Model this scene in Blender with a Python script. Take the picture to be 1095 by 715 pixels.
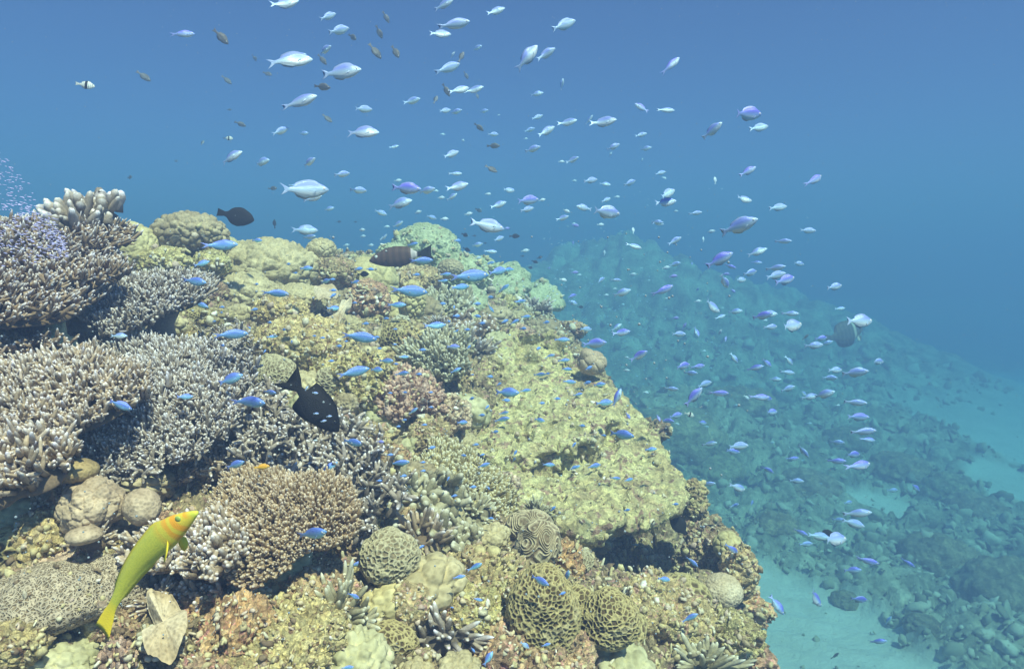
import bpy, bmesh, math, random
import numpy as np
from mathutils import Vector, Matrix
for _o in list(bpy.data.objects): bpy.data.objects.remove(_o)
SC = bpy.context.scene
COL = SC.collection
R = math.radians
# ------------------------------------------------------------------ camera, light, exposure
PITCH = R(5.0); FPX = 760.4; CX, CY = 547.5, 357.5
cd = bpy.data.cameras.new('camera'); cam = bpy.data.objects.new('camera', cd); COL.objects.link(cam)
cd.sensor_width = 36; cd.lens = 25.0; cd.clip_start = .02; cd.clip_end = 400
cam.location = (0, 0, 0); cam.rotation_euler = (math.pi/2 - PITCH, 0, 0); SC.camera = cam
SUN_EL, SUN_AZ = R(58), R(146)          # azimuth clockwise from +Y (north)
w = bpy.data.worlds.new('World'); SC.world = w; w.use_nodes = True
wn, wl = w.node_tree.nodes, w.node_tree.links
wn.clear()
wo = wn.new('ShaderNodeOutputWorld'); bg = wn.new('ShaderNodeBackground'); sky = wn.new('ShaderNodeTexSky')
sky.sky_type = 'NISHITA'; sky.sun_disc = False; sky.sun_elevation = SUN_EL; sky.sun_rotation = SUN_AZ
tint = wn.new('ShaderNodeMixRGB'); tint.blend_type = 'MULTIPLY'; tint.inputs[0].default_value = 1
tint.inputs[2].default_value = (.33, .44, .67, 1)      # daylight filtered by the water above
wl.new(sky.outputs[0], tint.inputs[1]); wl.new(tint.outputs[0], bg.inputs[0]); wl.new(bg.outputs[0], wo.inputs[0])
bg.inputs[1].default_value = .095
sd = bpy.data.lights.new('sun', 'SUN'); sun = bpy.data.objects.new('sun', sd); COL.objects.link(sun)
sd.energy = 5.0; sd.angle = R(1.2); sd.color = (1.0, .82, .60)
sun.rotation_euler = Vector((-math.sin(SUN_AZ)*math.cos(SUN_EL), -math.cos(SUN_AZ)*math.cos(SUN_EL), -math.sin(SUN_EL))).to_track_quat('-Z', 'Y').to_euler()
SC.view_settings.view_transform = 'Standard'; SC.view_settings.look = 'None'
SC.view_settings.gamma = 1; SC.view_settings.exposure = 0.85
SC.cycles.use_denoising = True
try: SC.cycles.denoiser = 'OPENIMAGEDENOISE'; SC.cycles.denoising_prefilter = 'ACCURATE'
except Exception: pass
SC.cycles.max_bounces = 5; SC.cycles.diffuse_bounces = 3; SC.cycles.glossy_bounces = 1
SC.cycles.transmission_bounces = 2; SC.cycles.volume_bounces = 2; SC.cycles.transparent_max_bounces = 6
SC.cycles.sample_clamp_indirect = 4

CFWD = Vector((0, math.cos(PITCH), -math.sin(PITCH))); CUP = Vector((0, math.sin(PITCH), math.cos(PITCH))); CRT = Vector((1, 0, 0))
def at(px, py, d):
    px, py, d = float(px), float(py), float(d)
    return d*(CFWD + (px-CX)/FPX*CRT - (py-CY)/FPX*CUP)
def pix(P):
    P = np.asarray(P); f = P@np.array(CFWD); return CX+FPX*(P@np.array(CRT))/f, CY-FPX*(P@np.array(CUP))/f, f
rng = np.random.default_rng(7); random.seed(7)

# ------------------------------------------------------------------ noise (numpy)
def _h(i, j, k, s):
    h = (i.astype(np.int64)*374761393 + j.astype(np.int64)*668265263 + k.astype(np.int64)*2147483647 + s*1274126177) & 0xffffffff
    h = ((h ^ (h >> 13))*1274126177) & 0xffffffff
    h = ((h ^ (h >> 15))*2246822519) & 0xffffffff
    return ((h ^ (h >> 16)) & 0xffffff)/float(0xffffff)
def vnoise(p, s=0):
    i = np.floor(p); f = p-i; f = f*f*f*(f*(f*6-15)+10); i = i.astype(np.int64)
    r = 0
    for a in (0, 1):
        wa = f[:, 0] if a else 1-f[:, 0]
        for b in (0, 1):
            wb = f[:, 1] if b else 1-f[:, 1]
            for c in (0, 1):
                wc = f[:, 2] if c else 1-f[:, 2]
                r = r + wa*wb*wc*_h(i[:, 0]+a, i[:, 1]+b, i[:, 2]+c, s)
    return r*2-1
def fbm(p, oct=4, s=0, gain=.5):
    r = 0; a = 1; n = 0
    for o in range(oct): r = r+a*vnoise(p*(2.03**o)+o*17.3, s+o); n += a; a *= gain
    return r/n
def worley(p, s=0, jit=.9):
    i = np.floor(p).astype(np.int64); f = p-i
    F1 = np.full(len(p), 9.); F2 = np.full(len(p), 9.); cid = np.zeros(len(p))
    for a in (-1, 0, 1):
        for b in (-1, 0, 1):
            for c in (-1, 0, 1):
                x, y, z = i[:, 0]+a, i[:, 1]+b, i[:, 2]+c
                h1 = _h(x, y, z, s); h2 = _h(x, y, z, s+11); h3 = _h(x, y, z, s+23)
                d = np.sqrt((a+.5+jit*(h1-.5)-f[:, 0])**2+(b+.5+jit*(h2-.5)-f[:, 1])**2+(c+.5+jit*(h3-.5)-f[:, 2])**2)
                cl = d < F1
                F2 = np.where(cl, F1, np.minimum(F2, d)); cid = np.where(cl, h1, cid); F1 = np.where(cl, d, F1)
    return F1, F2, cid
def domes(p, s=0): F1, F2, c = worley(p, s); return np.sqrt(np.clip(1-(F1/(F2+1e-6))**2.6, 0, 1))-.6, c
def sstep(a, b, x): t = np.clip((x-a)/(b-a), 0, 1); return t*t*(3-2*t)

# ------------------------------------------------------------------ mesh + tag helpers
def mesh(name, V, F, mats=(), smooth=True, attrs=None, mi=None):
    """V (n,3); F list of int arrays (m,3)/(m,4)"""
    me = bpy.data.meshes.new(name); V = np.asarray(V, dtype=np.float32)
    Fs = [np.asarray(f, dtype=np.int32) for f in (F if isinstance(F, (list, tuple)) else [F]) if len(f)]
    me.vertices.add(len(V)); me.vertices.foreach_set('co', V.ravel())
    li = np.concatenate([f.ravel() for f in Fs]); cnt = np.concatenate([np.full(len(f), f.shape[1]) for f in Fs])
    me.loops.add(len(li)); me.loops.foreach_set('vertex_index', li)
    me.polygons.add(len(cnt)); st = np.concatenate([[0], np.cumsum(cnt)[:-1]]).astype(np.int32)
    me.polygons.foreach_set('loop_start', st)
    if mi is not None: me.polygons.foreach_set('material_index', np.asarray(mi, dtype=np.int32))
    me.polygons.foreach_set('use_smooth', np.full(len(cnt), smooth))
    for k, a in (attrs or {}).items():
        at_ = me.attributes.new(k, 'FLOAT', 'POINT'); at_.data.foreach_set('value', np.asarray(a, dtype=np.float32))
    for m in mats: me.materials.append(m)
    me.update(calc_edges=True); return me
def link(name, me, loc=(0, 0, 0), label=None, cat=None, group=None, kind=None, parent=None):
    o = bpy.data.objects.new(name, me); COL.objects.link(o); o.location = loc
    if label: o['label'] = label
    if cat: o['category'] = cat
    if group: o['group'] = group
    if kind: o['kind'] = kind
    if parent: o.parent = parent
    return o
def getV(me):
    a = np.empty(len(me.vertices)*3, np.float32); me.vertices.foreach_get('co', a); return a.reshape(-1, 3).astype(float)
def getN(me):
    a = np.empty(len(me.vertices)*3, np.float32); me.vertices.foreach_get('normal', a); return a.reshape(-1, 3).astype(float)
def setV(me, V): me.vertices.foreach_set('co', np.asarray(V, dtype=np.float32).ravel()); me.update()
_ico = {}
def ico(n):
    if n not in _ico:
        bm = bmesh.new(); bmesh.ops.create_icosphere(bm, subdivisions=n, radius=1)
        V = np.array([v.co for v in bm.verts]); F = np.array([[v.index for v in f.verts] for f in bm.faces]); bm.free(); _ico[n] = (V, F)
    return _ico[n]

# ------------------------------------------------------------------ materials
def newmat(name):
    m = bpy.data.materials.new(name); m.use_nodes = True; nt = m.node_tree; b = nt.nodes['Principled BSDF']
    b.inputs['Roughness'].default_value = .85; b.inputs['Specular IOR Level'].default_value = .12
    return m, nt, b
def N(nt, t, **kw):
    n = nt.nodes.new('ShaderNode'+t)
    for k, v in kw.items():
        if k in n.inputs: n.inputs[k].default_value = v
        else: setattr(n, k, v)
    return n
def ramp(nt, src, stops, interp='LINEAR'):
    r = nt.nodes.new('ShaderNodeValToRGB'); r.color_ramp.interpolation = interp; e = r.color_ramp.elements
    while len(e) < len(stops): e.new(.5)
    for el, (p, c) in zip(e, stops): el.position = p; el.color = (*c, 1) if len(c) == 3 else c
    nt.links.new(src, r.inputs[0]); return r.outputs[0]
def mix(nt, fac, a, b, mode='MIX'):
    n = nt.nodes.new('ShaderNodeMixRGB'); n.blend_type = mode
    for i, x in enumerate((fac, a, b)):
        if hasattr(x, 'links'): nt.links.new(x, n.inputs[i])
        else: n.inputs[i].default_value = x if i == 0 else (*x, 1)
    return n.outputs[0]
def objco(nt): return N(nt, 'TexCoord').outputs['Object']
def noise(nt, co, sc, det=6, rough=.6, dist=0):
    n = N(nt, 'TexNoise', Scale=sc, Detail=det, Roughness=rough, Distortion=dist); nt.links.new(co, n.inputs['Vector']); return n.outputs[0]
def voro(nt, co, sc, feature='F1'):
    n = N(nt, 'TexVoronoi', Scale=sc); n.feature = feature; nt.links.new(co, n.inputs['Vector']); return n
def bump(nt, b, h, strength=.5, dist=.01):
    n = N(nt, 'Bump', Strength=strength, Distance=dist); nt.links.new(h, n.inputs['Height']); nt.links.new(n.outputs[0], b.inputs['Normal'])
def crust(name, cols, sc=8, speck=.5, bs=.7, bd=.006, patch=None, fine=90, rvar=.0):
    """encrusted rock or coral skin: patches of several growths, fine speckle and a pitted bump"""
    m, nt, b = newmat(name); co = objco(nt)
    n1 = noise(nt, co, sc, 8, .68, .6)
    k = len(cols); c = ramp(nt, n1, [(.28+.44*i/(k-1), q) for i, q in enumerate(cols)])
    if patch:
        n2 = noise(nt, co, sc*2.1, 4, .6, 1.5); c = mix(nt, ramp(nt, n2, [(.56, (0, 0, 0)), (.63, (1, 1, 1))]), c, patch)
    v = voro(nt, co, fine*.7); cc = N(nt, 'SeparateColor'); nt.links.new(v.outputs['Color'], cc.inputs[0])
    c = mix(nt, speck, c, ramp(nt, cc.outputs[0], [(0, (.38, .36, .34)), (.5, (.95, .95, .95)), (1, (1.7, 1.65, 1.5))]), 'MULTIPLY')
    n3 = noise(nt, co, fine*1.6, 5, .7)
    c = mix(nt, .8, c, ramp(nt, n3, [(.3, (.5, .5, .5)), (.7, (1.5, 1.5, 1.5))]), 'MULTIPLY')
    if rvar:
        oi = N(nt, 'ObjectInfo'); c = mix(nt, rvar, c, ramp(nt, oi.outputs['Random'], [(0, (1.5, 1.2, .9)), (.35, (.8, .75, .7)), (.6, (1.25, 1.4, 1.0)), (1, (1.3, 1.0, 1.05))]), 'MULTIPLY')
    nt.links.new(c, b.inputs['Base Color'])
    h = mix(nt, .5, n3, v.outputs['Distance']); bump(nt, b, h, bs, bd); return m
def porites(name, c1, c2, cell=130, bs=.6, bd=.003):
    """smooth massive coral: fine round calices over soft colour"""
    m, nt, b = newmat(name); co = objco(nt)
    n1 = noise(nt, co, 9, 5, .6); c = ramp(nt, n1, [(.35, c1), (.65, c2)])
    v = voro(nt, co, cell); c = mix(nt, .7, c, ramp(nt, v.outputs['Distance'], [(.1, (.7, .68, .62)), (.6, (1.25, 1.25, 1.2))]), 'MULTIPLY')
    n3 = noise(nt, co, 45, 6, .7); c = mix(nt, .6, c, ramp(nt, n3, [(.3, (.62, .6, .56)), (.7, (1.3, 1.3, 1.25))]), 'MULTIPLY')
    nt.links.new(c, b.inputs['Base Color']); bump(nt, b, mix(nt, .4, v.outputs['Distance'], n3), bs, bd); return m
def honeycomb(name, ridge, pit, cell=60, w_=.12, bd=.008):
    m, nt, b = newmat(name); co = objco(nt)
    wob = noise(nt, co, 30, 3); mp = mix(nt, .02, co, wob)
    v = voro(nt, mp, cell, 'DISTANCE_TO_EDGE')
    e = ramp(nt, v.outputs['Distance'], [(w_*.5, (1, 1, 1)), (w_*1.6, (0, 0, 0))])
    n3 = noise(nt, co, 50, 5, .7)
    c = mix(nt, e, pit, ridge); c = mix(nt, .7, c, ramp(nt, n3, [(.3, (.6, .6, .55)), (.7, (1.3, 1.3, 1.25))]), 'MULTIPLY')
    nt.links.new(c, b.inputs['Base Color']); bump(nt, b, e, 1, bd); return m
def brainmat(name, ridge, pit, sc=30):
    m, nt, b = newmat(name); co = objco(nt)
    wv = N(nt, 'TexWave', Scale=sc, Distortion=16.0, Detail=1.5); wv.inputs['Detail Scale'].default_value = .55; nt.links.new(co, wv.inputs['Vector'])
    c = ramp(nt, wv.outputs['Fac'], [(.25, pit), (.6, ridge)]); n3 = noise(nt, co, 60, 5, .7)
    c = mix(nt, .6, c, ramp(nt, n3, [(.3, (.6, .6, .55)), (.7, (1.3, 1.3, 1.25))]), 'MULTIPLY')
    nt.links.new(c, b.inputs['Base Color']); bump(nt, b, wv.outputs['Fac'], 1, .008); return m
def cellmat(name, ridge, pit, crustc=(.5, .44, .28)):
    """walls and cups of large-polyped coral, partly overgrown"""
    m, nt, b = newmat(name); co = objco(nt); a = N(nt, 'Attribute', attribute_name='tip'); n3 = noise(nt, co, 150, 5, .7)
    c = ramp(nt, a.outputs['Fac'], [(.05, pit), (.5, tuple((p+r_)*.5 for p, r_ in zip(pit, ridge))), (.9, ridge)])
    c = mix(nt, ramp(nt, noise(nt, co, 16, 4, .6, 1), [(.56, (0, 0, 0)), (.66, (.8, .8, .8))]), c, crustc)
    c = mix(nt, .8, c, ramp(nt, n3, [(.3, (.55, .55, .5)), (.7, (1.35, 1.35, 1.3))]), 'MULTIPLY'); nt.links.new(c, b.inputs['Base Color']); bump(nt, b, n3, .6, .003); return m
def branchmat(name, base, mid, tip, rnd=.5):
    """branching coral: dead base, living skin, pale growing tips, tone varying from branch to branch"""
    m, nt, b = newmat(name); co = objco(nt)
    a = N(nt, 'Attribute', attribute_name='tip'); t = N(nt, 'Attribute', attribute_name='tone')
    c = ramp(nt, a.outputs['Fac'], [(.0, base), (.45, mid), (.82, mid), (.97, tip)])
    c = mix(nt, rnd, c, ramp(nt, t.outputs['Fac'], [(0, (.45, .42, .4)), (.5, (1, .95, .88)), (.8, (1.25, 1.25, 1.25)), (1, (1.1, 1.15, 1.45))]), 'MULTIPLY')
    n3 = noise(nt, co, 220, 4, .7); c = mix(nt, .7, c, ramp(nt, n3, [(.3, (.6, .6, .6)), (.7, (1.35, 1.35, 1.3))]), 'MULTIPLY')
    nt.links.new(c, b.inputs['Base Color']); bump(nt, b, n3, .6, .002); return m
def flat(name, c, rough=.6, spec=.3):
    m, nt, b = newmat(name); b.inputs['Base Color'].default_value = (*c, 1); b.inputs['Roughness'].default_value = rough
    b.inputs['Specular IOR Level'].default_value = spec; return m

OLIVE, TAN, YELG, PINK, PALE, DARK = (.17, .14, .08), (.42, .33, .2), (.5, .47, .2), (.46, .28, .26), (.68, .62, .46), (.09, .07, .045)
M_reef = crust('reef_crust', [DARK, OLIVE, TAN, (.5, .43, .2), PALE], 16, .7, 1, .01, (.42, .25, .22), 150)
M_mound = crust('mound_skin', [(.20, .14, .09), (.50, .42, .22), (.60, .55, .28), (.68, .63, .37)], 10, .5, 1, .007, (.34, .22, .16), 120)
M_rock = crust('rough_rock', [(.14, .10, .07), (.40, .29, .19), (.56, .45, .28), (.78, .70, .54)], 22, .6, 1, .009, (.56, .32, .30), 190, .7)
M_lime = crust('lime_crust', [(.24, .19, .10), (.46, .38, .2), (.64, .56, .3), (.78, .70, .48)], 22, .6, 1, .009, (.28, .17, .11), 170, .45)
M_pinkc = crust('pink_crust', [(.2, .13, .1), (.46, .34, .25), (.62, .49, .39), (.72, .66, .54)], 26, .6, 1, .006, None, 200, .4)
M_porT = porites('tan_coral_skin', (.40, .33, .19), (.58, .50, .32))
M_porY = porites('yellow_tan_coral_skin', (.46, .38, .19), (.60, .53, .30), 90)
M_porG = porites('grey_tan_coral_skin', (.36, .27, .19), (.54, .43, .31), 170)
M_porP = porites('pale_green_coral_skin', (.34, .38, .24), (.52, .56, .38), 60, 1, .012)
M_brownD = porites('brown_dome_skin', (.30, .22, .11), (.40, .30, .15), 200)
M_knob = porites('knob_skin', (.26, .20, .12), (.50, .42, .28), 120)
M_green = porites('mint_skin', (.40, .38, .22), (.58, .54, .36), 90)
M_honey = cellmat('honeycomb_skin', (.52, .43, .21), (.13, .09, .045))
M_honeyP = cellmat('pale_honeycomb_skin', (.54, .48, .32), (.26, .21, .13))
M_honeyF = honeycomb('fine_honeycomb_skin', (.56, .46, .34), (.30, .22, .13), 210, .2, .003)
M_brain = cellmat('brain_skin', (.66, .56, .38), (.22, .16, .10))
M_acroB = branchmat('brown_branch_skin', (.10, .07, .045), (.38, .28, .19), (.84, .79, .80), .7)
M_acroT = branchmat('tan_branch_skin', (.12, .08, .05), (.50, .40, .29), (.80, .74, .72), .75)
M_acroD = branchmat('tan_table_skin', (.14, .09, .05), (.44, .32, .19), (.66, .55, .42), .55)
M_acroG = branchmat('grey_branch_skin', (.10, .08, .06), (.42, .36, .30), (.80, .77, .78), .7)
M_acroY = branchmat('yellow_branch_skin', (.2, .16, .08), (.52, .44, .22), (.72, .68, .5), .5)
M_acroC = branchmat('mint_branch_skin', (.16, .13, .08), (.44, .40, .26), (.68, .66, .52), .4)
M_leaf = porites('pale_leaf_skin', (.62, .60, .36), (.70, .66, .42), 220, .3, .002)
M_fan = porites('fan_skin', (.44, .33, .2), (.66, .56, .42), 160)
M_far = crust('far_reef_crust', [(.05, .06, .04), (.13, .13, .08), (.26, .24, .14), (.4, .38, .26)], 1.3, .5, 1, .05, None, 14)
M_farcoral = crust('far_coral_skin', [(.16, .15, .10), (.28, .26, .17), (.44, .40, .27)], 3, .5, 1, .03, None, 22, .5)

# ------------------------------------------------------------------ reef slope (one sheet of ground)
ctrl = [(0,715,1.0),(200,715,1.02),(400,715,1.12),(600,715,1.30),(800,715,1.56),
 (0,600,1.10),(100,600,1.12),(200,600,1.2),(400,600,1.4),(560,600,1.6),(680,612,1.8),(800,600,1.95),
 (0,500,1.25),(100,500,1.35),(200,500,1.5),(300,500,1.62),(400,500,1.8),(480,500,2.05),
 (0,400,1.5),(100,400,1.7),(200,400,1.95),(300,400,2.15),(400,400,2.4),(480,400,2.6),
 (0,330,1.75),(100,330,2.1),(200,330,2.5),(300,330,2.8),(400,330,3.1),(480,340,3.3),(550,345,3.8),
 (0,250,2.0),(60,260,2.3),(130,290,2.7),(200,290,2.9),(300,305,3.2),(400,300,3.6),(450,285,4.1),(500,300,4.4),(560,325,4.9)]
cp = [tuple(at(*c)) for c in ctrl]
cp += [(.32, 2.2, -.86), (.22, 2.45, -.8), (.4, 2.5, -.85), (.1, 2.9, -.45), (.3, 3.2, -.4), (-.1, 2.7, -.42),
       (0, .5, -.8), (-.6, .5, -.62), (.35, .7, -1.0), (0, -1.5, -1.1), (-2, -1, -.6),
       (-3, 4.2, .1), (-1.8, 5, .0), (-.2, 6.5, -.5), (-3.5, 8, -.8), (0, 9, -2.2), (-1.6, 1.6, .02), (-1.1, .9, -.3), (-2.6, 2.6, .2), (-5, 1, .0), (-6, 5, -.2)]
cp = np.array(cp)
def tps(r): return np.where(r > 1e-9, r*r*np.log(np.maximum(r, 1e-9)), 0)
_X = cp[:, :2]; _K = tps(np.linalg.norm(_X[:, None]-_X[None], axis=2))+np.eye(len(_X))*.02
_P = np.c_[np.ones(len(_X)), _X]; _A = np.block([[_K, _P], [_P.T, np.zeros((3, 3))]])
_W = np.linalg.solve(_A, np.r_[cp[:, 2], 0, 0, 0])
def basez(xy):
    out = np.empty(len(xy))
    for s in range(0, len(xy), 40000):
        q = xy[s:s+40000]; out[s:s+40000] = tps(np.linalg.norm(q[:, None]-_X[None], axis=2))@_W[:-3]+_W[-3]+q@_W[-2:]
    return out
edge = [(-.2, -2), (.25, -.5), (.36, .6)] + [tuple(at(*c))[:2] for c in [(792,715,1.56),(800,610,1.95),(765,560,2.2),(725,500,2.7),(650,400,3.4),(610,350,4.3),(590,330,5.2)]] + [(.5, 6.2), (.2, 8.5), (-2, 10.5), (-9, 12)]
edge = np.array(edge)
def edgedist(xy):
    best = np.full(len(xy), 1e9); sg = np.zeros(len(xy))
    for a, b in zip(edge[:-1], edge[1:]):
        ab = b-a; t = np.clip(((xy-a)@ab)/(ab@ab), 0, 1); q = a+t[:, None]*ab; d = np.linalg.norm(xy-q, axis=1)
        cr = ab[0]*(xy[:, 1]-a[1])-ab[1]*(xy[:, 0]-a[0]); up = d < best; best = np.where(up, d, best); sg = np.where(up, np.where(cr < 0, 1, -1), sg)
    return best*sg
SEA = -3.1
def build_reef():
    na, nr = 900, 760
    az = np.linspace(R(-43), R(27), na); r = .42*(11/.42)**(np.linspace(0, 1, nr))
    Az, Rr = np.meshgrid(az, r); xy = np.c_[(Rr*np.sin(Az)).ravel(), (Rr*np.cos(Az)).ravel()]
    z = basez(xy); p0 = np.c_[xy, np.zeros(len(xy))]
    e = edgedist(xy)+.06*fbm(p0*5, 3, 3)
    z = z - sstep(-.10, .0, e)*.10
    drop = sstep(-.02, .55, e); z = z*(1-drop)+(SEA-.4)*drop
    z = z-.36*np.exp(-((xy[:, 0]-.35)/.19)**2-((xy[:, 1]-2.14)/.26)**2)*(1-drop)
    P = np.c_[xy, z]
    dn = sstep(.35, 1.2, Rr.ravel())
    # coarse boulders, knobs and pits
    q = P*np.array([1, 1, .9]); warp = .05*np.c_[vnoise(q*7, 1), vnoise(q*7, 2), vnoise(q*7, 3)]
    d1, _ = domes((q+warp)*6.0, 5); d2, _ = domes((q+warp*.6)*15, 9); d3, _ = domes(q*38+warp*20, 13)
    f = fbm(q*22, 5, 31, .62); rid = 1-np.abs(fbm(q*9, 4, 41))*2
    amt = .045*d1+.030*d2+.011*d3+.022*f-.03*sstep(.1, .5, fbm(q*12, 3, 77))
    # face normals of the smooth slope, so knobs also push sideways out of the steep faces
    G = P.reshape(nr, na, 3); gu = np.gradient(G, axis=1); gv = np.gradient(G, axis=0); n = np.cross(gu, gv).reshape(-1, 3)
    n /= np.linalg.norm(n, axis=1)[:, None]+1e-12
    P = P+n*(amt*dn*1.15)[:, None]
    i = np.arange(nr*na).reshape(nr, na); F = np.stack([i[:-1, :-1], i[:-1, 1:], i[1:, 1:], i[1:, :-1]], -1).reshape(-1, 4)
    keep = (e.reshape(nr, na) < .9); kf = (keep[:-1, :-1] & keep[1:, 1:]).ravel()
    me = mesh('reef_slope', P, F[kf], [M_reef]); return link('reef_slope', me, kind='structure')
reef = build_reef()
bpy.context.view_layer.update()
def hit(px, py, objs=None, default=None):
    d = at(px, py, 1).normalized(); best = None
    for o in (objs or [reef]):
        ok, loc, nor, _ = o.ray_cast(Vector((0, 0, 0))-o.location if o.location.length else Vector((0, 0, 0)), d)
        if ok:
            wl_ = loc+o.location
            if best is None or wl_.length < best[0].length: best = (wl_, nor)
    if best is None: return (at(px, py, default or 3.0), Vector((0, -.3, 1)), default or 3.0)
    return (best[0], best[1], best[0].dot(CFWD))

# ------------------------------------------------------------------ seabed (one sheet out to the far water)
def seabed():
    na, nr = 520, 520
    az = np.linspace(R(-50), R(50), na); r = 1.0*(90/1.0)**(np.linspace(0, 1, nr)); Az, Rr = np.meshgrid(az, r)
    xy = np.c_[(Rr*np.sin(Az)).ravel(), (Rr*np.cos(Az)).ravel()]; p = np.c_[xy, np.zeros(len(xy))]; x, y = xy.T
    # where sand lies: a tongue at the foot of the reef, patches further right
    n = fbm(p*.8, 4, 5)*.9+fbm(p*3.1, 3, 8)*.35
    def blob(cx, cy, rx, ry, rot=0):
        c, s = math.cos(rot), math.sin(rot); u = (x-cx)*c+(y-cy)*s; v = -(x-cx)*s+(y-cy)*c
        return 1-np.sqrt((u/rx)**2+(v/ry)**2)
    sand = np.maximum.reduce([blob(1.9, 5.9, 1.45, 1.05, -.15), blob(2.3, 5.0, 1.2, .9), blob(9.5, 12.5, 2.4, 3.4, -.4), blob(6.8, 9.2, .7, .9), blob(4.6, 8.6, .5, .35), blob(13, 17, 6, 4)])
    s = sstep(-.12, .12, sand*1.1+n*.22)
    rock = 1-s
    # far reef rising behind the school
    def hill(cx, cy, rx, ry, h, rot=0): return h*np.exp(-np.clip(1-blob(cx, cy, rx, ry, rot), 0, 9)**2)
    H = np.maximum.reduce([hill(2.6, 17.5, 5.6, 4.4, 3.45), hill(-3, 12, 5, 4, 2.2), hill(6.6, 18, 4.4, 5, 2.3), hill(2.4, 10.6, 2.6, 2.1, 1.0), hill(5, 11.5, 3, 2.2, .7)])
    H *= 1+.22*fbm(p*.7, 4, 12)
    p = p+np.c_[np.zeros((len(H), 2)), H]
    d1, _ = domes(p*1.3, 3); d2, _ = domes(p*3.4, 4); d3, _ = domes(p*9, 6)
    z = SEA+.02*fbm(p*2, 3, 2)+s*.012*np.sin(22*(p[:, 0]*.5+p[:, 1])+3*vnoise(p*1.5, 4))+rock*(.10+.16*(d1+.3)+(.13*d2+.05*d3+.08*fbm(p*6, 4, 9))*(1-.75*sstep(.5, 2, H)))
    bump_ = sstep(.3, 1.5, H)*(.26*d1+.07*d2+.02*d3); z = z+H+bump_
    i = np.arange(nr*na).reshape(nr, na); F = np.stack([i[:-1, :-1], i[:-1, 1:], i[1:, 1:], i[1:, :-1]], -1).reshape(-1, 4)
    m, nt, b = newmat('seabed'); co = objco(nt)
    a = N(nt, 'Attribute', attribute_name='sand')
    sc = ramp(nt, noise(nt, co, 4, 6, .6), [(.3, (.72, .70, .60)), (.7, (.86, .85, .76))])
    rc = ramp(nt, noise(nt, co, 2.2, 9, .7, .4), [(.30, (.09, .095, .065)), (.42, (.27, .26, .17)), (.53, (.48, .45, .31)), (.66, (.70, .67, .50))])
    rc = mix(nt, .7, rc, ramp(nt, noise(nt, co, 18, 6, .7), [(.3, (.45, .45, .45)), (.7, (1.5, 1.5, 1.5))]), 'MULTIPLY')
    nt.links.new(mix(nt, a.outputs['Fac'], rc, sc), b.inputs['Base Color']); bump(nt, b, noise(nt, co, 12, 8, .7), .8, .06)
    return link('seabed', mesh('seabed', np.c_[xy, z], F, [m], attrs={'sand': s*(1-sstep(.3, 1.2, H))}), kind='structure')
sea = seabed()

# ------------------------------------------------------------------ the water itself
def haze():
    V = [(x, y, z) for x in (-30, 30) for y in (-3.5, 34) for z in (-5.2, 1.5)]
    F = [[0, 1, 3, 2], [4, 6, 7, 5], [0, 4, 5, 1], [2, 3, 7, 6], [0, 2, 6, 4], [1, 5, 7, 3]]
    m = bpy.data.materials.new('water_haze'); m.use_nodes = True; nt = m.node_tree; nt.nodes.clear()
    o = nt.nodes.new('ShaderNodeOutputMaterial'); v = nt.nodes.new('ShaderNodeVolumePrincipled')
    v.inputs['Color'].default_value = (.096, .143, .252, 1); v.inputs['Absorption Color'].default_value = (.134, .517, .677, 1)
    v.inputs['Density'].default_value = .325; v.inputs['Anisotropy'].default_value = .1
    nt.links.new(v.outputs[0], o.inputs['Volume'])
    return link('haze', mesh('haze', V, np.array(F), [m], smooth=False), label='pale blue sea water thick with fine haze', kind='stuff')
haze()

# ------------------------------------------------------------------ coral builders
def where(px, py): return '%d percent across and %d percent down' % (round(px/10.95), round(py/7.15))
CELL = {}
def disp(V, Nn, spec, seed):
    """spec: list of (kind, size_m, amp_m); points V moved along Nn"""
    for j, (k, s, a) in enumerate(spec):
        q = V/s+seed*3.7+j*11
        if k == 'dome': h = domes(q, seed+j)[0]
        elif k == 'fbm': h = fbm(q, 5, seed+j, .55)
        elif k == 'ridge': h = .5-np.abs(fbm(q, 4, seed+j))*2
        elif k == 'pit': h = -sstep(.18, .42, fbm(q, 3, seed+j))
        elif k == 'maze':
            w_ = np.c_[vnoise(q*.6, 3), vnoise(q*.6, 4), vnoise(q*.6, 5)]; h = 1-np.abs(np.sin(math.pi*5.0*vnoise((q+w_*.4)*.8, seed+j))); CELL['v'] = h
        elif k == 'cell': F1, F2, _ = worley(q, seed+j, .95); h = sstep(.30, .06, F2-F1); CELL['v'] = h
        elif k == 'crease': F1, F2, _ = worley(q+.5*np.c_[vnoise(q, 3), vnoise(q, 4), vnoise(q, 5)], seed+j); h = -sstep(.16, 0, F2-F1)
        V = V+Nn*(a*h)[:, None]
    return V
def blobmesh(name, rad, spec, mat, sub=5, seed=1, flatbot=.97):
    V, F = ico(sub); rad = np.array(rad, float); P = V*rad; Nn = V/rad; Nn /= np.linalg.norm(Nn, axis=1)[:, None]
    CELL.pop('v', None); P = disp(P, Nn, spec, seed)
    P[:, 2] = np.where(P[:, 2] < -rad[2]*flatbot, -rad[2]*flatbot+(P[:, 2]+rad[2]*flatbot)*.15, P[:, 2])
    return mesh(name, P, F, [mat], attrs={'tip': CELL.pop('v')} if 'v' in CELL else None)
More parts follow.
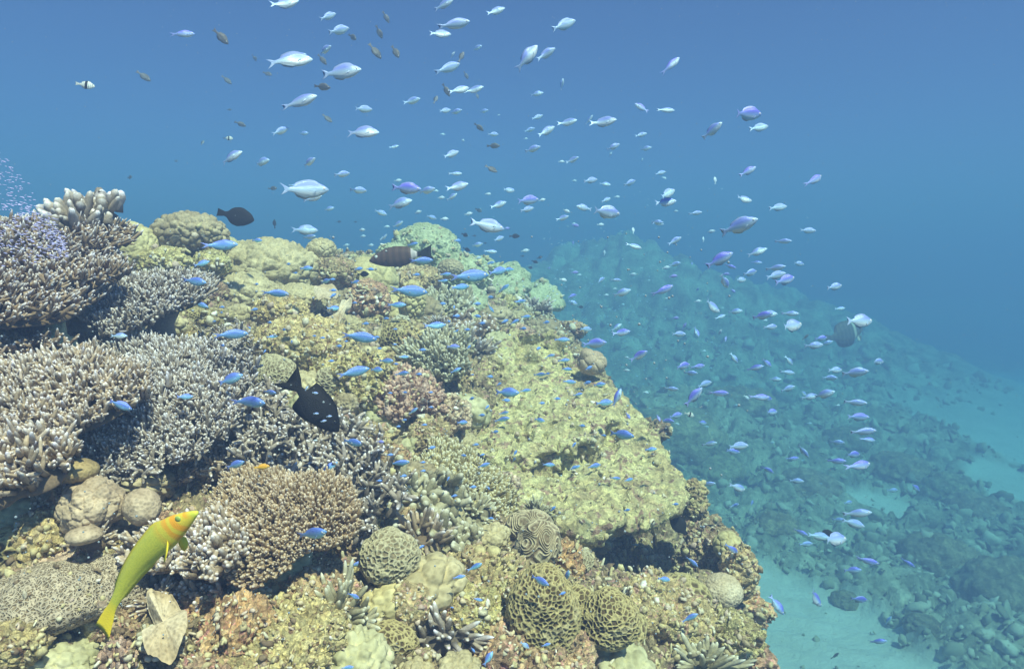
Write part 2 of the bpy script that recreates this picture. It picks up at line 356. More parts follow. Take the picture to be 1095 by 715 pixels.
def blob(name, px, py, rx, ry, spec, mat, label, cat='coral', sub=6, d=None, depth=1.0, yaw=0, tilt=(0, 0), group=None, push=.35):
    if d is None: d = hit(px, py+ry*.55)[2]
    k = d/FPX; rm = (rx+ry)/2*k
    if spec is ROUGH and rx > 28: sub = 7
    if mat in (M_honey, M_honeyP): spec = [('fbm', .9, .26), ('fbm', .3, .05), ('cell', .0088/rm, .0038/rm)] if (depth and d) else spec; spec = [(a, b_ if a != 'cell' else max(b_, 3.8/((rx+ry)/2)), c_) for a, b_, c_ in spec]; sub = 7 if rm > .035 else 6
    if mat is M_brain: spec = [('fbm', .9, .2), ('maze', .030/rm, .0055/rm)]; sub = 7
    me = blobmesh(name, (rx*k, rx*k*depth, ry*k), [(a, b*rm, c*rm) for a, b, c in spec], mat, sub, int(px*7+py) % 997)
    o = link(name, me, at(px, py, d+push*rm), label, cat, group); o.rotation_euler = (tilt[0], tilt[1], yaw); return o
def capsules(B, D, L, r, bend, S=6, seedtone=None, T=(0, .3, .6, .82, .94, 1.0), prof=(1.15, 1.0, .92, .78, .5, .12)):
    n = len(B); T = np.array(T); prof = np.array(prof); D = D/np.linalg.norm(D, axis=1)[:, None]
    ref = np.where(np.abs(D[:, 2:3]) < .9, np.array([[0, 0, 1.]]), np.array([[1., 0, 0]])); U = np.cross(D, ref); U /= np.linalg.norm(U, axis=1)[:, None]; W_ = np.cross(D, U)
    C = B[:, None]+D[:, None]*(L[:, None]*T)[..., None]+bend[:, None]*(T**2)[None, :, None]
    a = np.arange(S)*2*math.pi/S
    lum = 1+.16*np.sin(np.arange(len(T))[None, :, None]*2.1+a[None, None, :]*2+rng.random((n, 1, 1))*6)
    R_ = (r[:, None]*prof)[..., None]*lum
    V = C[:, :, None]+U[:, None, None]*(R_*np.cos(a))[..., None]+W_[:, None, None]*(R_*np.sin(a))[..., None]
    t = len(T); base = (np.arange(n)*t*S)[:, None, None]; i = (np.arange(t-1)*S)[None, :, None]; j = np.arange(S)[None, None]; j2 = (j+1) % S
    F = np.stack([base+i+j, base+i+j2, base+i+S+j2, base+i+S+j], -1).reshape(-1, 4)
    cap = (base[:, 0]+(t-1)*S+np.arange(S)[None])
    tone = rng.random(n) if seedtone is None else seedtone
    return V.reshape(-1, 3), F, cap, np.broadcast_to(T[None, :, None], (n, t, S)).ravel(), np.broadcast_to(tone[:, None, None], (n, t, S)).ravel()
class Bag:
    def __init__(s): s.V = []; s.Q = {}; s.a = []; s.b = []; s.n = 0
    def add(s, V, Fs, a, b):
        for f in Fs: s.Q.setdefault(f.shape[1], []).append(f+s.n)
        s.V.append(V); s.a.append(np.broadcast_to(a, len(V))); s.b.append(np.broadcast_to(b, len(V))); s.n += len(V)
    def caps(s, *x, **k):
        V, F, c, a, b = capsules(*x, **k); s.add(V, [F, c], a, b)
    def make(s, name, mats, smooth=True): return mesh(name, np.concatenate(s.V), [np.concatenate(v) for v in s.Q.values()], mats, smooth, {'tip': np.concatenate(s.a), 'tone': np.concatenate(s.b)})
def rdir(n): v = rng.normal(size=(n, 3)); return v/np.linalg.norm(v, axis=1)[:, None]
def colony(name, px, py, rx, ry, mat, label, n=500, bl=12, br=3, tilt=20, lean=(0, 0, 0), out=.6, jit=.45, side=2, dome=.25, d=None, roll=0, group=None, lift=0, cat='coral', core=True, bendup=.25):
    """branching colony: a stalked dish or low dome crowded with branchlets; sizes in photo pixels, turned into metres by its distance"""
    if d is None: d = hit(px, py+ry*.3)[2]-lift
    k = d/FPX; O = np.array(at(px, py, d)); ph = math.atan2(py-CY, FPX)+PITCH; th = R(tilt)
    u = np.array([math.cos(R(roll)), 0, -math.sin(R(roll))]); v = np.array([0, math.cos(th), math.sin(th)]); nn = np.cross(u, v); nn /= np.linalg.norm(nn)
    RU, RV = rx*k, ry*k/max(.25, math.sin(th+ph)); bl_, br_ = bl*k, br*k
    # jittered sampling of the disc
    a = rng.random(n)*2*math.pi; rr = np.sqrt(rng.random(n)); wob = 1+.14*np.sin(3*a+px)+.10*np.sin(5*a+py)
    rr_ = rr*wob; bx, by = rr_*np.cos(a), rr_*np.sin(a); H = dome*min(RU, RV)*(1-rr**2)
    B = bx[:, None]*u*RU+by[:, None]*v*RV+H[:, None]*nn
    B += nn*(fbm(B/(8*bl_)+px, 3, 3)*bl_*.7)[:, None]
    rad = (np.cos(a)[:, None]*u+np.sin(a)[:, None]*v)
    D = nn+rad*(out*rr**1.5)[:, None]+np.array(lean)+rdir(n)*jit
    D /= np.linalg.norm(D, axis=1)[:, None]
    L = bl_*(.4+1.1*rng.random(n)**1.3); r = br_*(.6+.75*rng.random(n)); up = np.array([0, 0, 1.])
    bag = Bag(); bag.caps(B-D*bl_*.4, D, L*1.4, r, np.outer(L*bendup*rng.random(n), up))
    for s in range(side):
        sel = rng.random(n) < .75; b0 = B[sel]; d0 = D[sel]; l0 = L[sel]; m = sel.sum()
        t = .15+.5*rng.random(m); d1 = d0*.6+rdir(m)*.75
        bag.caps(b0+d0*(l0*t)[:, None], d1, l0*(.35+.4*rng.random(m)), r[sel]*.8, np.outer(l0*.15, up))
    if core:
        V, F = ico(4); wv = 1+.14*np.sin(3*np.arctan2(V[:, 1], V[:, 0])+px)+.10*np.sin(5*np.arctan2(V[:, 1], V[:, 0])+py)
        P = (V[:, :1]*u*RU+V[:, 1:2]*v*RV)*.88*wv[:, None]+nn*((dome*min(RU, RV)*(1-V[:, 0]**2-V[:, 1]**2)-bl_*.55)+V[:, 2]*bl_*.5)[:, None]
        P += nn*(fbm(P/(3*bl_), 4, 9)*bl_*.5)[:, None]
        bag.add(P, [F], .12, .45)
        st = np.array([[0, 0, -1.]])*1.0
        bag.caps(np.zeros((1, 3))-nn*bl_*.5+v*RV*.55, st-nn*.2, np.array([max(.12, min(RU, RV)*1.1)]), np.array([min(RU, RV)*.34]), np.zeros((1, 3)), S=10, seedtone=np.array([.3]), T=(0, .25, .5, .75, 1), prof=(1.2, .8, .6, .6, .8))
    return link(name, bag.make(name, [mat]), O, label, cat, group)
def stag(name, px, py, rx, ry, mat, label, n=40, bl=26, br=3.6, d=None, lift=.02, gens=2, lean=(0, -.35, .6), group=None):
    """open staghorn thicket, forking stems"""
    if d is None: d = hit(px, py+ry*.3)[2]-lift
    k = d/FPX; O = np.array(at(px, py, d)); a = rng.random(n)*6.283; rr = np.sqrt(rng.random(n)); ph = math.atan2(py-CY, FPX)+PITCH
    B = np.c_[rx*k*rr*np.cos(a), ry*k*rr*np.sin(a)/math.sin(ph+.5)*math.cos(.5), ry*k*rr*np.sin(a)/math.sin(ph+.5)*math.sin(.5)-bl*k*.4]
    D = rdir(n)*.8+np.array(lean); L = bl*k*(.6+.7*rng.random(n)); r = br*k*(.8+.5*rng.random(n)); bag = Bag(); D /= np.linalg.norm(D, axis=1)[:, None]
    for g in range(gens+1):
        bd = rdir(len(B))*(L*.12)[:, None]; bag.caps(B, D, L, r, bd, S=7)
        if g == gens: break
        nb = []
        for c in range(3 if g == 0 else 2):
            t = .35+.55*rng.random(len(B)); d1 = D*.75+rdir(len(B))*.75+np.array([0, 0, .12]); d1 /= np.linalg.norm(d1, axis=1)[:, None]
            nb.append((B+D*(L*t)[:, None]+bd*(t**2)[:, None], d1, L*(.5+.3*rng.random(len(B))), r*.82))
        B, D, L, r = [np.concatenate(x) for x in zip(*nb)]
    return link(name, bag.make(name, [mat]), O, label, 'coral', group)
def slab(name, tiers, spec, mat, label, vox=.007, cat='coral', seed=5, top_extra=None):
    """stepped rock-like coral: each tier a polygon (pixel, pixel, distance) pulled down into an undercut block, fused into one skin"""
    bm = bmesh.new()
    for poly, th, inset, back in tiers:
        T = [at(*p) for p in poly]; c = sum(T, Vector())/len(T); c2 = c+Vector(back)
        B = [t.lerp(c2, inset)-Vector((0, 0, th)) for t in T]
        M_ = [t.lerp(c, -.012)-Vector((0, 0, min(th*.3, .035))) for t in T]
        vt = [bm.verts.new(x) for x in T]; vm = [bm.verts.new(x) for x in M_]; vb = [bm.verts.new(x) for x in B]; n = len(T)
        for s0, s1 in ((vt, vm), (vm, vb)):
            for i in range(n): bm.faces.new((s0[i], s0[(i+1) % n], s1[(i+1) % n], s1[i]))
        ct = bm.verts.new(c+Vector((0, 0, .0))); cb = bm.verts.new(sum(B, Vector())/n)
        for i in range(n): bm.faces.new((vt[(i+1) % n], vt[i], ct)); bm.faces.new((vb[i], vb[(i+1) % n], cb))
    bmesh.ops.recalc_face_normals(bm, faces=bm.faces)
    me = bpy.data.meshes.new('tmp'); bm.to_mesh(me); bm.free(); o = bpy.data.objects.new('tmp', me); COL.objects.link(o)
    md = o.modifiers.new('r', 'REMESH'); md.mode = 'VOXEL'; md.voxel_size = vox; ms = o.modifiers.new('s', 'SMOOTH'); ms.factor = .6; ms.iterations = 6
    dg = bpy.context.evaluated_depsgraph_get(); m2 = bpy.data.meshes.new_from_object(o.evaluated_get(dg)); bpy.data.objects.remove(o)
    V = getV(m2); Nn = getN(m2); V = disp(V, Nn, spec, seed); ori = np.array(at(*tiers[0][0][0])); setV(m2, V-ori); m2.name = name
    m2.materials.clear(); m2.materials.append(mat)
    m2.polygons.foreach_set('use_smooth', np.ones(len(m2.polygons), bool)); m2.polygons.foreach_set('material_index', np.zeros(len(m2.polygons), np.int32)); m2.update()
    return link(name, m2, ori, label, cat)
LUMP = [('dome', .42, .2), ('dome', .17, .07), ('fbm', .4, .05)]
KNOB = [('dome', .26, .17), ('fbm', .3, .06), ('dome', .1, .035), ('fbm', .06, .02)]
ROUGH = [('fbm', .9, .35), ('dome', .35, .16), ('pit', .3, .12), ('fbm', .22, .14), ('dome', .1, .045), ('fbm', .05, .035)]
SMOOTHD = [('fbm', 1.2, .12), ('fbm', .2, .015)]
solid = [reef]

# --- the big boulder coral and its cave
mound = slab('boulder_coral', [
    ([(497,440,2.62),(502,395,2.85),(522,368,3.05),(560,353,3.15),(597,362,3.1),(640,405,2.8),(668,430,2.62),(640,466,2.38),(600,480,2.30),(560,488,2.27),(505,488,2.30)], .30, .30, (0, .12, 0)),
    ([(560,494,2.44),(640,462,2.56),(672,436,2.66),(700,462,2.46),(728,505,2.28),(735,528,2.16),(715,540,2.08),(690,548,2.02),(665,557,1.97),(640,563,1.94),(610,563,1.94),(580,557,1.96),(552,545,2.0),(528,530,2.05),(500,500,2.34)], .20, .72, (-.22, .30, 0)),
    ([(545,352,3.1),(590,352,3.05),(612,372,2.95),(600,392,2.84),(548,392,2.82),(520,380,2.88)], .2, .2, (0, .1, 0))],
    [('fbm', .35, .03), ('dome', .10, .016), ('pit', .13, .05), ('dome', .04, .008), ('fbm', .035, .015), ('dome', .016, .005)], M_mound,
    'huge yellow green boulder coral slab with pitted top and dark cave under its lip', vox=.0055)
solid.append(mound)
s1 = slab('plate_coral', [([(550,318,4.9),(560,304,5.0),(585,300,5.05),(603,320,4.8),(590,328,4.6),(560,332,4.5),(543,330,4.55)], .13, .5, (-.1, .2, 0))], [('fbm', .3, .05), ('dome', .12, .035), ('fbm', .07, .02)], M_porP, 'flat pale green plate coral jutting out at the far tip of the reef', .012, seed=8)
s2 = slab('plate_coral', [([(522,300,4.6),(530,284,4.8),(550,279,4.9),(566,292,4.7),(568,306,4.5),(545,314,4.35),(525,312,4.35)], .2, .3, (-.05, .2, 0))], [('fbm', .3, .05), ('dome', .1, .04), ('fbm', .07, .02)], M_porP, 'blocky pale green coral head just behind the flat plate at the reef tip', .012, seed=9)
s3 = slab('plate_coral', [([(470,318,3.7),(482,306,3.9),(505,304,3.95),(522,312,3.8),(518,322,3.6),(495,328,3.5),(472,326,3.5)], .16, .35, (0, .2, 0))], [('fbm', .3, .04), ('dome', .1, .025), ('fbm', .06, .012)], M_porP, 'grey green ledge coral with a shaded vertical front in the middle of the reef crest', .010, seed=10)
B = blob
big = [
 B('massive_coral', 455,272,38,33, [('dome', .3, .10), ('dome', .13, .05), ('fbm', .3, .08)], M_porP, 'tallest pale green massive coral mound on the distant reef crest', sub=6, d=4.1),
 B('massive_coral', 492,296,32,26, [('dome', .3, .12), ('dome', .13, .06), ('fbm', .3, .08)], M_porP, 'pale green coral shoulder beside the tallest mound on the crest', sub=6, d=4.0),
 B('knobby_coral', 482,288,14,11, KNOB, M_knob, 'small grey knobby coral in front of the tallest green mound', d=3.75),
 B('massive_coral', 135,268,34,31, [('dome', .28, .09), ('dome', .14, .04), ('fbm', .6, .08)], M_porY, 'yellow tan lumpy coral dome behind the dark table corals', sub=6, d=2.6),
 B('massive_coral', 128,300,26,14, SMOOTHD+[('dome', .2, .05)], M_porG, 'low smooth grey green coral at the foot of the yellow dome', d=2.35),
 B('knobby_coral', 203,252,39,24, [('dome', .24, .22), ('fbm', .3, .06)], M_knob, 'grey brown knobby coral head on the skyline', sub=6, d=2.75),
 B('massive_coral', 288,290,55,34, [('dome', .34, .17), ('dome', .15, .07), ('fbm', .3, .05)], M_porT, 'large pale tan lumpy coral on the skyline with many rounded lobes', sub=6, d=3.0),
 B('massive_coral', 262,318,36,26, LUMP, M_porT, 'tan lumpy coral lobe leaning below the large skyline coral', sub=6, d=2.75),
 B('massive_coral', 318,322,30,18, LUMP, M_porT, 'small tan lumpy coral tucked under the large skyline coral', d=2.8),
 B('massive_coral', 394,302,33,27, [('dome', .6, .12), ('fbm', .4, .06)], M_porY, 'smooth yellow tan coral beneath the dark banded fish', sub=6, d=3.2),
 B('massive_coral', 412,335,26,22, [('dome', .5, .12), ('fbm', .4, .06)], M_porY, 'yellow tan coral lobe right of the rough grey rock', d=3.0),
 B('bubble_coral', 441,322,13,22, [('dome', .36, .30)], M_porY, 'yellow coral of small round bubbles beside the tan lobe', d=2.95),
 B('reef_rock', 178,282,26,18, ROUGH, M_lime, 'yellow crusted rock under the knobby skyline coral', d=2.6),
 B('knobby_coral', 226,283,20,16, KNOB, M_lime, 'small yellow knobby coral wedged left of the large skyline coral', d=2.7),
 B('knobby_coral', 242,262,13,9, KNOB, M_green, 'little pale knob peeking over the skyline between two large corals', d=2.95),
 B('massive_coral', 344,268,16,13, LUMP, M_porT, 'small tan lump rising at the skyline right of the large lumpy coral', d=3.1),
 B('reef_rock', 356,292,26,17, ROUGH, M_rock, 'rough brown rock on the skyline left of the smooth yellow tan coral', d=3.1),
 B('massive_coral', 168,306,22,13, LUMP, M_porG, 'low grey tan coral between the yellow dome and the grey table', d=2.4),
 B('knobby_coral', 420,272,18,12, KNOB, M_porP, 'pale green knobs left of the tallest mound', d=3.9),
 B('reef_rock', 446,300,26,15, ROUGH, M_lime, 'green grey crusted rock in front of the tallest mound', d=3.6),
 B('knobby_coral', 515,286,16,12, KNOB, M_porP, 'pale knobs between the two green coral heads at the tip', d=4.5),
 B('reef_rock', 535,330,30,16, ROUGH, M_lime, 'shaded crusted rock beneath the flat plate at the reef tip', d=4.2),
 B('honeycomb_coral', 428,362,22,20, [('fbm', .6, .1)], M_honey, 'dark honeycomb coral with bright yellow ridges below the tan lobe', d=2.65),
 B('reef_rock', 395,322,22,22, ROUGH, M_rock, 'rough dark grey rock standing between tan corals', d=2.85),
 B('massive_coral', 325,372,58,34, [('dome', .22, .12), ('dome', .1, .05), ('fbm', .2, .12)], M_lime, 'wide yellow green knobbly coral bank in the middle of the slope', sub=6, depth=.8),
 B('knobby_coral', 300,335,30,20, [('dome', .24, .18), ('fbm', .2, .08)], M_lime, 'greyish green knobby coral above the wide yellow bank'),
 B('massive_coral', 380,410,52,36, ROUGH, M_lime, 'yellow brown crusted coral bank beside the black fish', sub=6, depth=.8),
 B('honeycomb_coral', 350,409,13,16, [('fbm', .6, .08)], M_honeyP, 'upright pale honeycomb knob just above the black forked tail fish'),
 B('honeycomb_coral', 296,401,22,17, [('fbm', .6, .1)], M_honeyP, 'brown tan honeycomb coral beside the tail of the black fish'),
 B('honeycomb_coral', 290,388,13,8, [('fbm', .6, .08)], M_honeyP, 'small capped honeycomb coral on top of the brown tan one'),
 B('massive_coral', 97,540,31,27, [('fbm', .95, .35), ('dome', .7, .16), ('dome', .12, .02)], M_porG, 'smooth grey tan coral of rounded lobes above the yellow fish', sub=6, d=1.12),
 B('massive_coral', 152,541,20,20, [('fbm', .9, .16), ('fbm', .15, .014)], M_porG, 'single round grey tan coral ball touching the lobed coral', d=1.14),
 B('massive_coral', 90,572,18,9, SMOOTHD, M_porG, 'small flat grey tan coral ball below the lobed coral', d=1.07),
 B('massive_coral', 80,503,24,13, SMOOTHD, M_brownD, 'smooth brown dome coral under the pale branch tips', d=1.14),
 B('encrusting_coral', 55,640,66,34, [('fbm', .7, .16), ('dome', .4, .08)], M_honeyF, 'broad tan coral with fine cells beneath the tail of the yellow fish', sub=6, depth=.9, d=1.02),
 B('encrusting_coral', 118,632,38,40, [('fbm', .7, .16), ('dome', .4, .08)], M_honeyF, 'tan fine celled coral behind the middle of the yellow fish', sub=6, depth=.8, d=1.08),
 B('encrusting_coral', 60,600,60,20, [('fbm', .6, .2), ('dome', .2, .12)], M_pinkc, 'pink white crusted ledge above the tan celled coral', sub=6, d=1.12),
 B('knobby_coral', 12,690,34,26, KNOB, M_lime, 'mustard knobby coral at the bottom corner of the slope', d=.95),
 B('honeycomb_coral', 415,596,30,27, [('fbm', .6, .1), ('dome', .35, .1)], M_honeyP, 'round pale green honeycomb coral below the mint finger coral', sub=6, d=1.30, push=0),
 B('honeycomb_coral', 584,660,38,52, [('fbm', .8, .1), ('fbm', .2, .03)], M_honey, 'tall barrel shaped honeycomb coral with dark cells', sub=6, d=1.30, depth=.9, push=0),
 B('honeycomb_coral', 650,662,29,30, [('fbm', .8, .12), ('fbm', .2, .03)], M_honey, 'round yellow honeycomb coral next to the barrel shaped one', d=1.36, push=0),
 B('honeycomb_coral', 616,655,20,30, [('fbm', .8, .1)], M_honey, 'narrow brown honeycomb coral squeezed between the barrel and the round one', d=1.40, push=0),
 B('encrusting_coral', 575,632,32,18, ROUGH, M_lime, 'pale green crust capping the barrel shaped honeycomb coral', d=1.33),
 B('brain_coral', 575,585,24,30, [('fbm', .8, .08)], M_brain, 'tan brain coral with long winding ridges', d=1.56, tilt=(0, .5)),
 B('brain_coral', 566,562,24,14, [('fbm', .8, .08)], M_brain, 'low tan brain coral lying above the winding one', d=1.72),
 B('honeycomb_coral', 613,600,20,13, [('fbm', .6, .12)], M_honeyP, 'small green honeycomb coral near the mouth of the cave', d=1.66),
 B('massive_coral', 513,590,7,7, SMOOTHD, M_porY, 'left of two small yellow coral balls near the brain coral', d=1.5),
 B('massive_coral', 528,590,8,7, SMOOTHD, M_porY, 'right of two small yellow coral balls near the brain coral', d=1.5),
 B('massive_coral', 633,388,16,13, [('dome', .8, .2)], M_porG, 'pinkish white coral ball on the upper edge of the boulder coral', d=2.75),
 B('massive_coral', 628,379,8,7, SMOOTHD, M_porG, 'tiny white coral ball capping the pinkish one', d=2.74),
 B('reef_rock', 742,535,15,24, ROUGH, M_rock, 'rough brown rock knob at the right tip of the boulder coral', d=2.25),
 B('massive_coral', 778,583,15,15, [('dome', .6, .2)], M_porY, 'mustard yellow coral knob standing on the outer cliff', d=2.0),
 B('massive_coral', 790,612,20,30, [('dome', .45, .2), ('fbm', .3, .1)], M_lime, 'yellow green coral bulging out over the cliff edge', sub=6, d=1.9),
 B('reef_rock', 762,600,34,42, ROUGH, M_rock, 'large rough brown rock beside the cave mouth', sub=6, d=2.1),
 B('massive_coral', 772,632,22,18, SMOOTHD+[('dome', .2, .06)], M_fan, 'pale lilac grey coral patch on the outer cliff', d=1.85),
 B('massive_coral', 672,630,22,12, [('dome', .4, .2)], M_lime, 'yellow rimmed coral on the sill of the cave', d=1.72),
 B('reef_rock', 700,660,60,40, ROUGH, M_rock, 'broad crusted rock at the bottom of the outer slope', sub=6, d=1.62),
 B('reef_rock', 770,690,40,40, ROUGH, M_lime, 'yellow crusted rock low on the cliff edge', sub=6, d=1.62),
 B('massive_coral', 110,645,6,6, SMOOTHD, M_pinkc, 'tiny pink ball lying on the celled coral', d=.98),
 B('reef_rock', 100,645,20,8, ROUGH, M_rock, 'thin dark crusted rock between the celled corals', d=1.05),
 B('massive_coral', 438,645,26,24, SMOOTHD+[('fbm', .3, .1)], M_rock, 'brown domed rock below the pale honeycomb coral', d=1.25),
 B('reef_rock', 330,640,58,34, ROUGH, M_rock, 'crusted rock with dark hollows under the tan table coral', sub=6, d=1.2),
 B('reef_rock', 300,690,70,34, ROUGH, M_lime, 'yellow green crusted rock along the bottom', sub=6, d=1.06),
 B('reef_rock', 500,660,44,36, ROUGH, M_lime, 'pale green rubble mound left of the barrel coral', sub=6, d=1.32),
 B('reef_rock', 460,480,30,34, ROUGH, M_rock, 'brown rubble rock between pink coral and boulder coral', sub=6),
]
solid += big
# smooth pale leaf corals and the ruffled fan
def leafmesh(name, pts, th, mat, ripple=.0, seed=1):
    n = 110; c = np.mean(pts, 0); P = np.array([p for p in pts]); m = len(P); V = []; rings = 10
    per = []
    for i in range(n):
        f = i*m/n; a, b, t = P[int(f) % m], P[(int(f)+1) % m], f-int(f); a0 = P[int(f)-1]; b1 = P[(int(f)+2) % m]
        per.append(.5*((2*a)+(b-a0)*t+(2*a0-5*a+4*b-b1)*t*t+(3*a-a0-3*b+b1)*t**3))
    per = np.array(per); nn = np.cross(per[0]-c, per[n//4]-c); nn /= np.linalg.norm(nn)
    for sd_, off in ((1, th), (-1, -th)):
        for r_ in range(rings+1):
            t = r_/rings; e = c+(per-c)*t; ang = np.arange(n)/n*2*math.pi
            e = e+nn*((off*math.sqrt(max(0, 1-t**6))) + ripple*.2*t*np.sin(ang*26+seed)+ripple*1.0*t*t*np.sin(ang*7+seed) + ripple*1.5*t*np.sin(ang*3+seed))[:, None]; V.append(e)
    V = np.concatenate(V); F = []; K = rings+1
    for s_ in range(2):
        for r_ in range(rings):
            for i in range(n):
                a = (s_*K+r_)*n+i; b = (s_*K+r_)*n+(i+1) % n; q = [a, b, b+n, a+n]; F.append(q if s_ else q[::-1])
    for i in range(n): a = rings*n+i; b = rings*n+(i+1) % n; F.append([a, b, b+K*n, a+K*n])
    return mesh(name, V, np.array(F), [mat])
def leaf(name, pts, th, mat, label, ripple=0, seed=1):
    P = [np.array(at(*p)) for p in pts]; o0 = P[0].copy(); return link(name, leafmesh(name, [p-o0 for p in P], th, mat, ripple, seed), o0, label, 'coral')
leaves = [
 leaf('leaf_coral', [(45,352,1.55),(62,345,1.6),(80,362,1.6),(88,384,1.55),(60,382,1.5),(40,370,1.5)], .012, M_leaf, 'smooth pale yellow leaf coral lying between the branching tables', .006, 2),
 leaf('leaf_coral', [(40,325,1.65),(60,318,1.75),(72,338,1.75),(60,352,1.65),(44,345,1.6)], .012, M_leaf, 'shaded grey green leaf coral above the pale yellow leaf', .006, 3),
 leaf('fan_coral', [(157,640,1.06),(178,632,1.08),(196,648,1.06),(200,672,1.02),(186,700,.98),(160,700,.98),(152,680,1.0),(165,668,1.04)], .005, M_fan, 'ruffled tan fan coral with pale edge near the tail of the yellow fish', .006, 4),
 leaf('leaf_coral', [(336,308,2.72),(350,303,2.76),(362,312,2.74),(354,320,2.68),(340,318,2.66)], .007, M_fan, 'white ruffled leaf coral below the skyline corals', .004, 5),
 leaf('leaf_coral', [(350,345,2.5),(362,332,2.6),(376,318,2.7),(368,338,2.55),(358,352,2.45)], .012, M_fan, 'upright white leaf coral beside the rough grey rock', .008, 6),
]
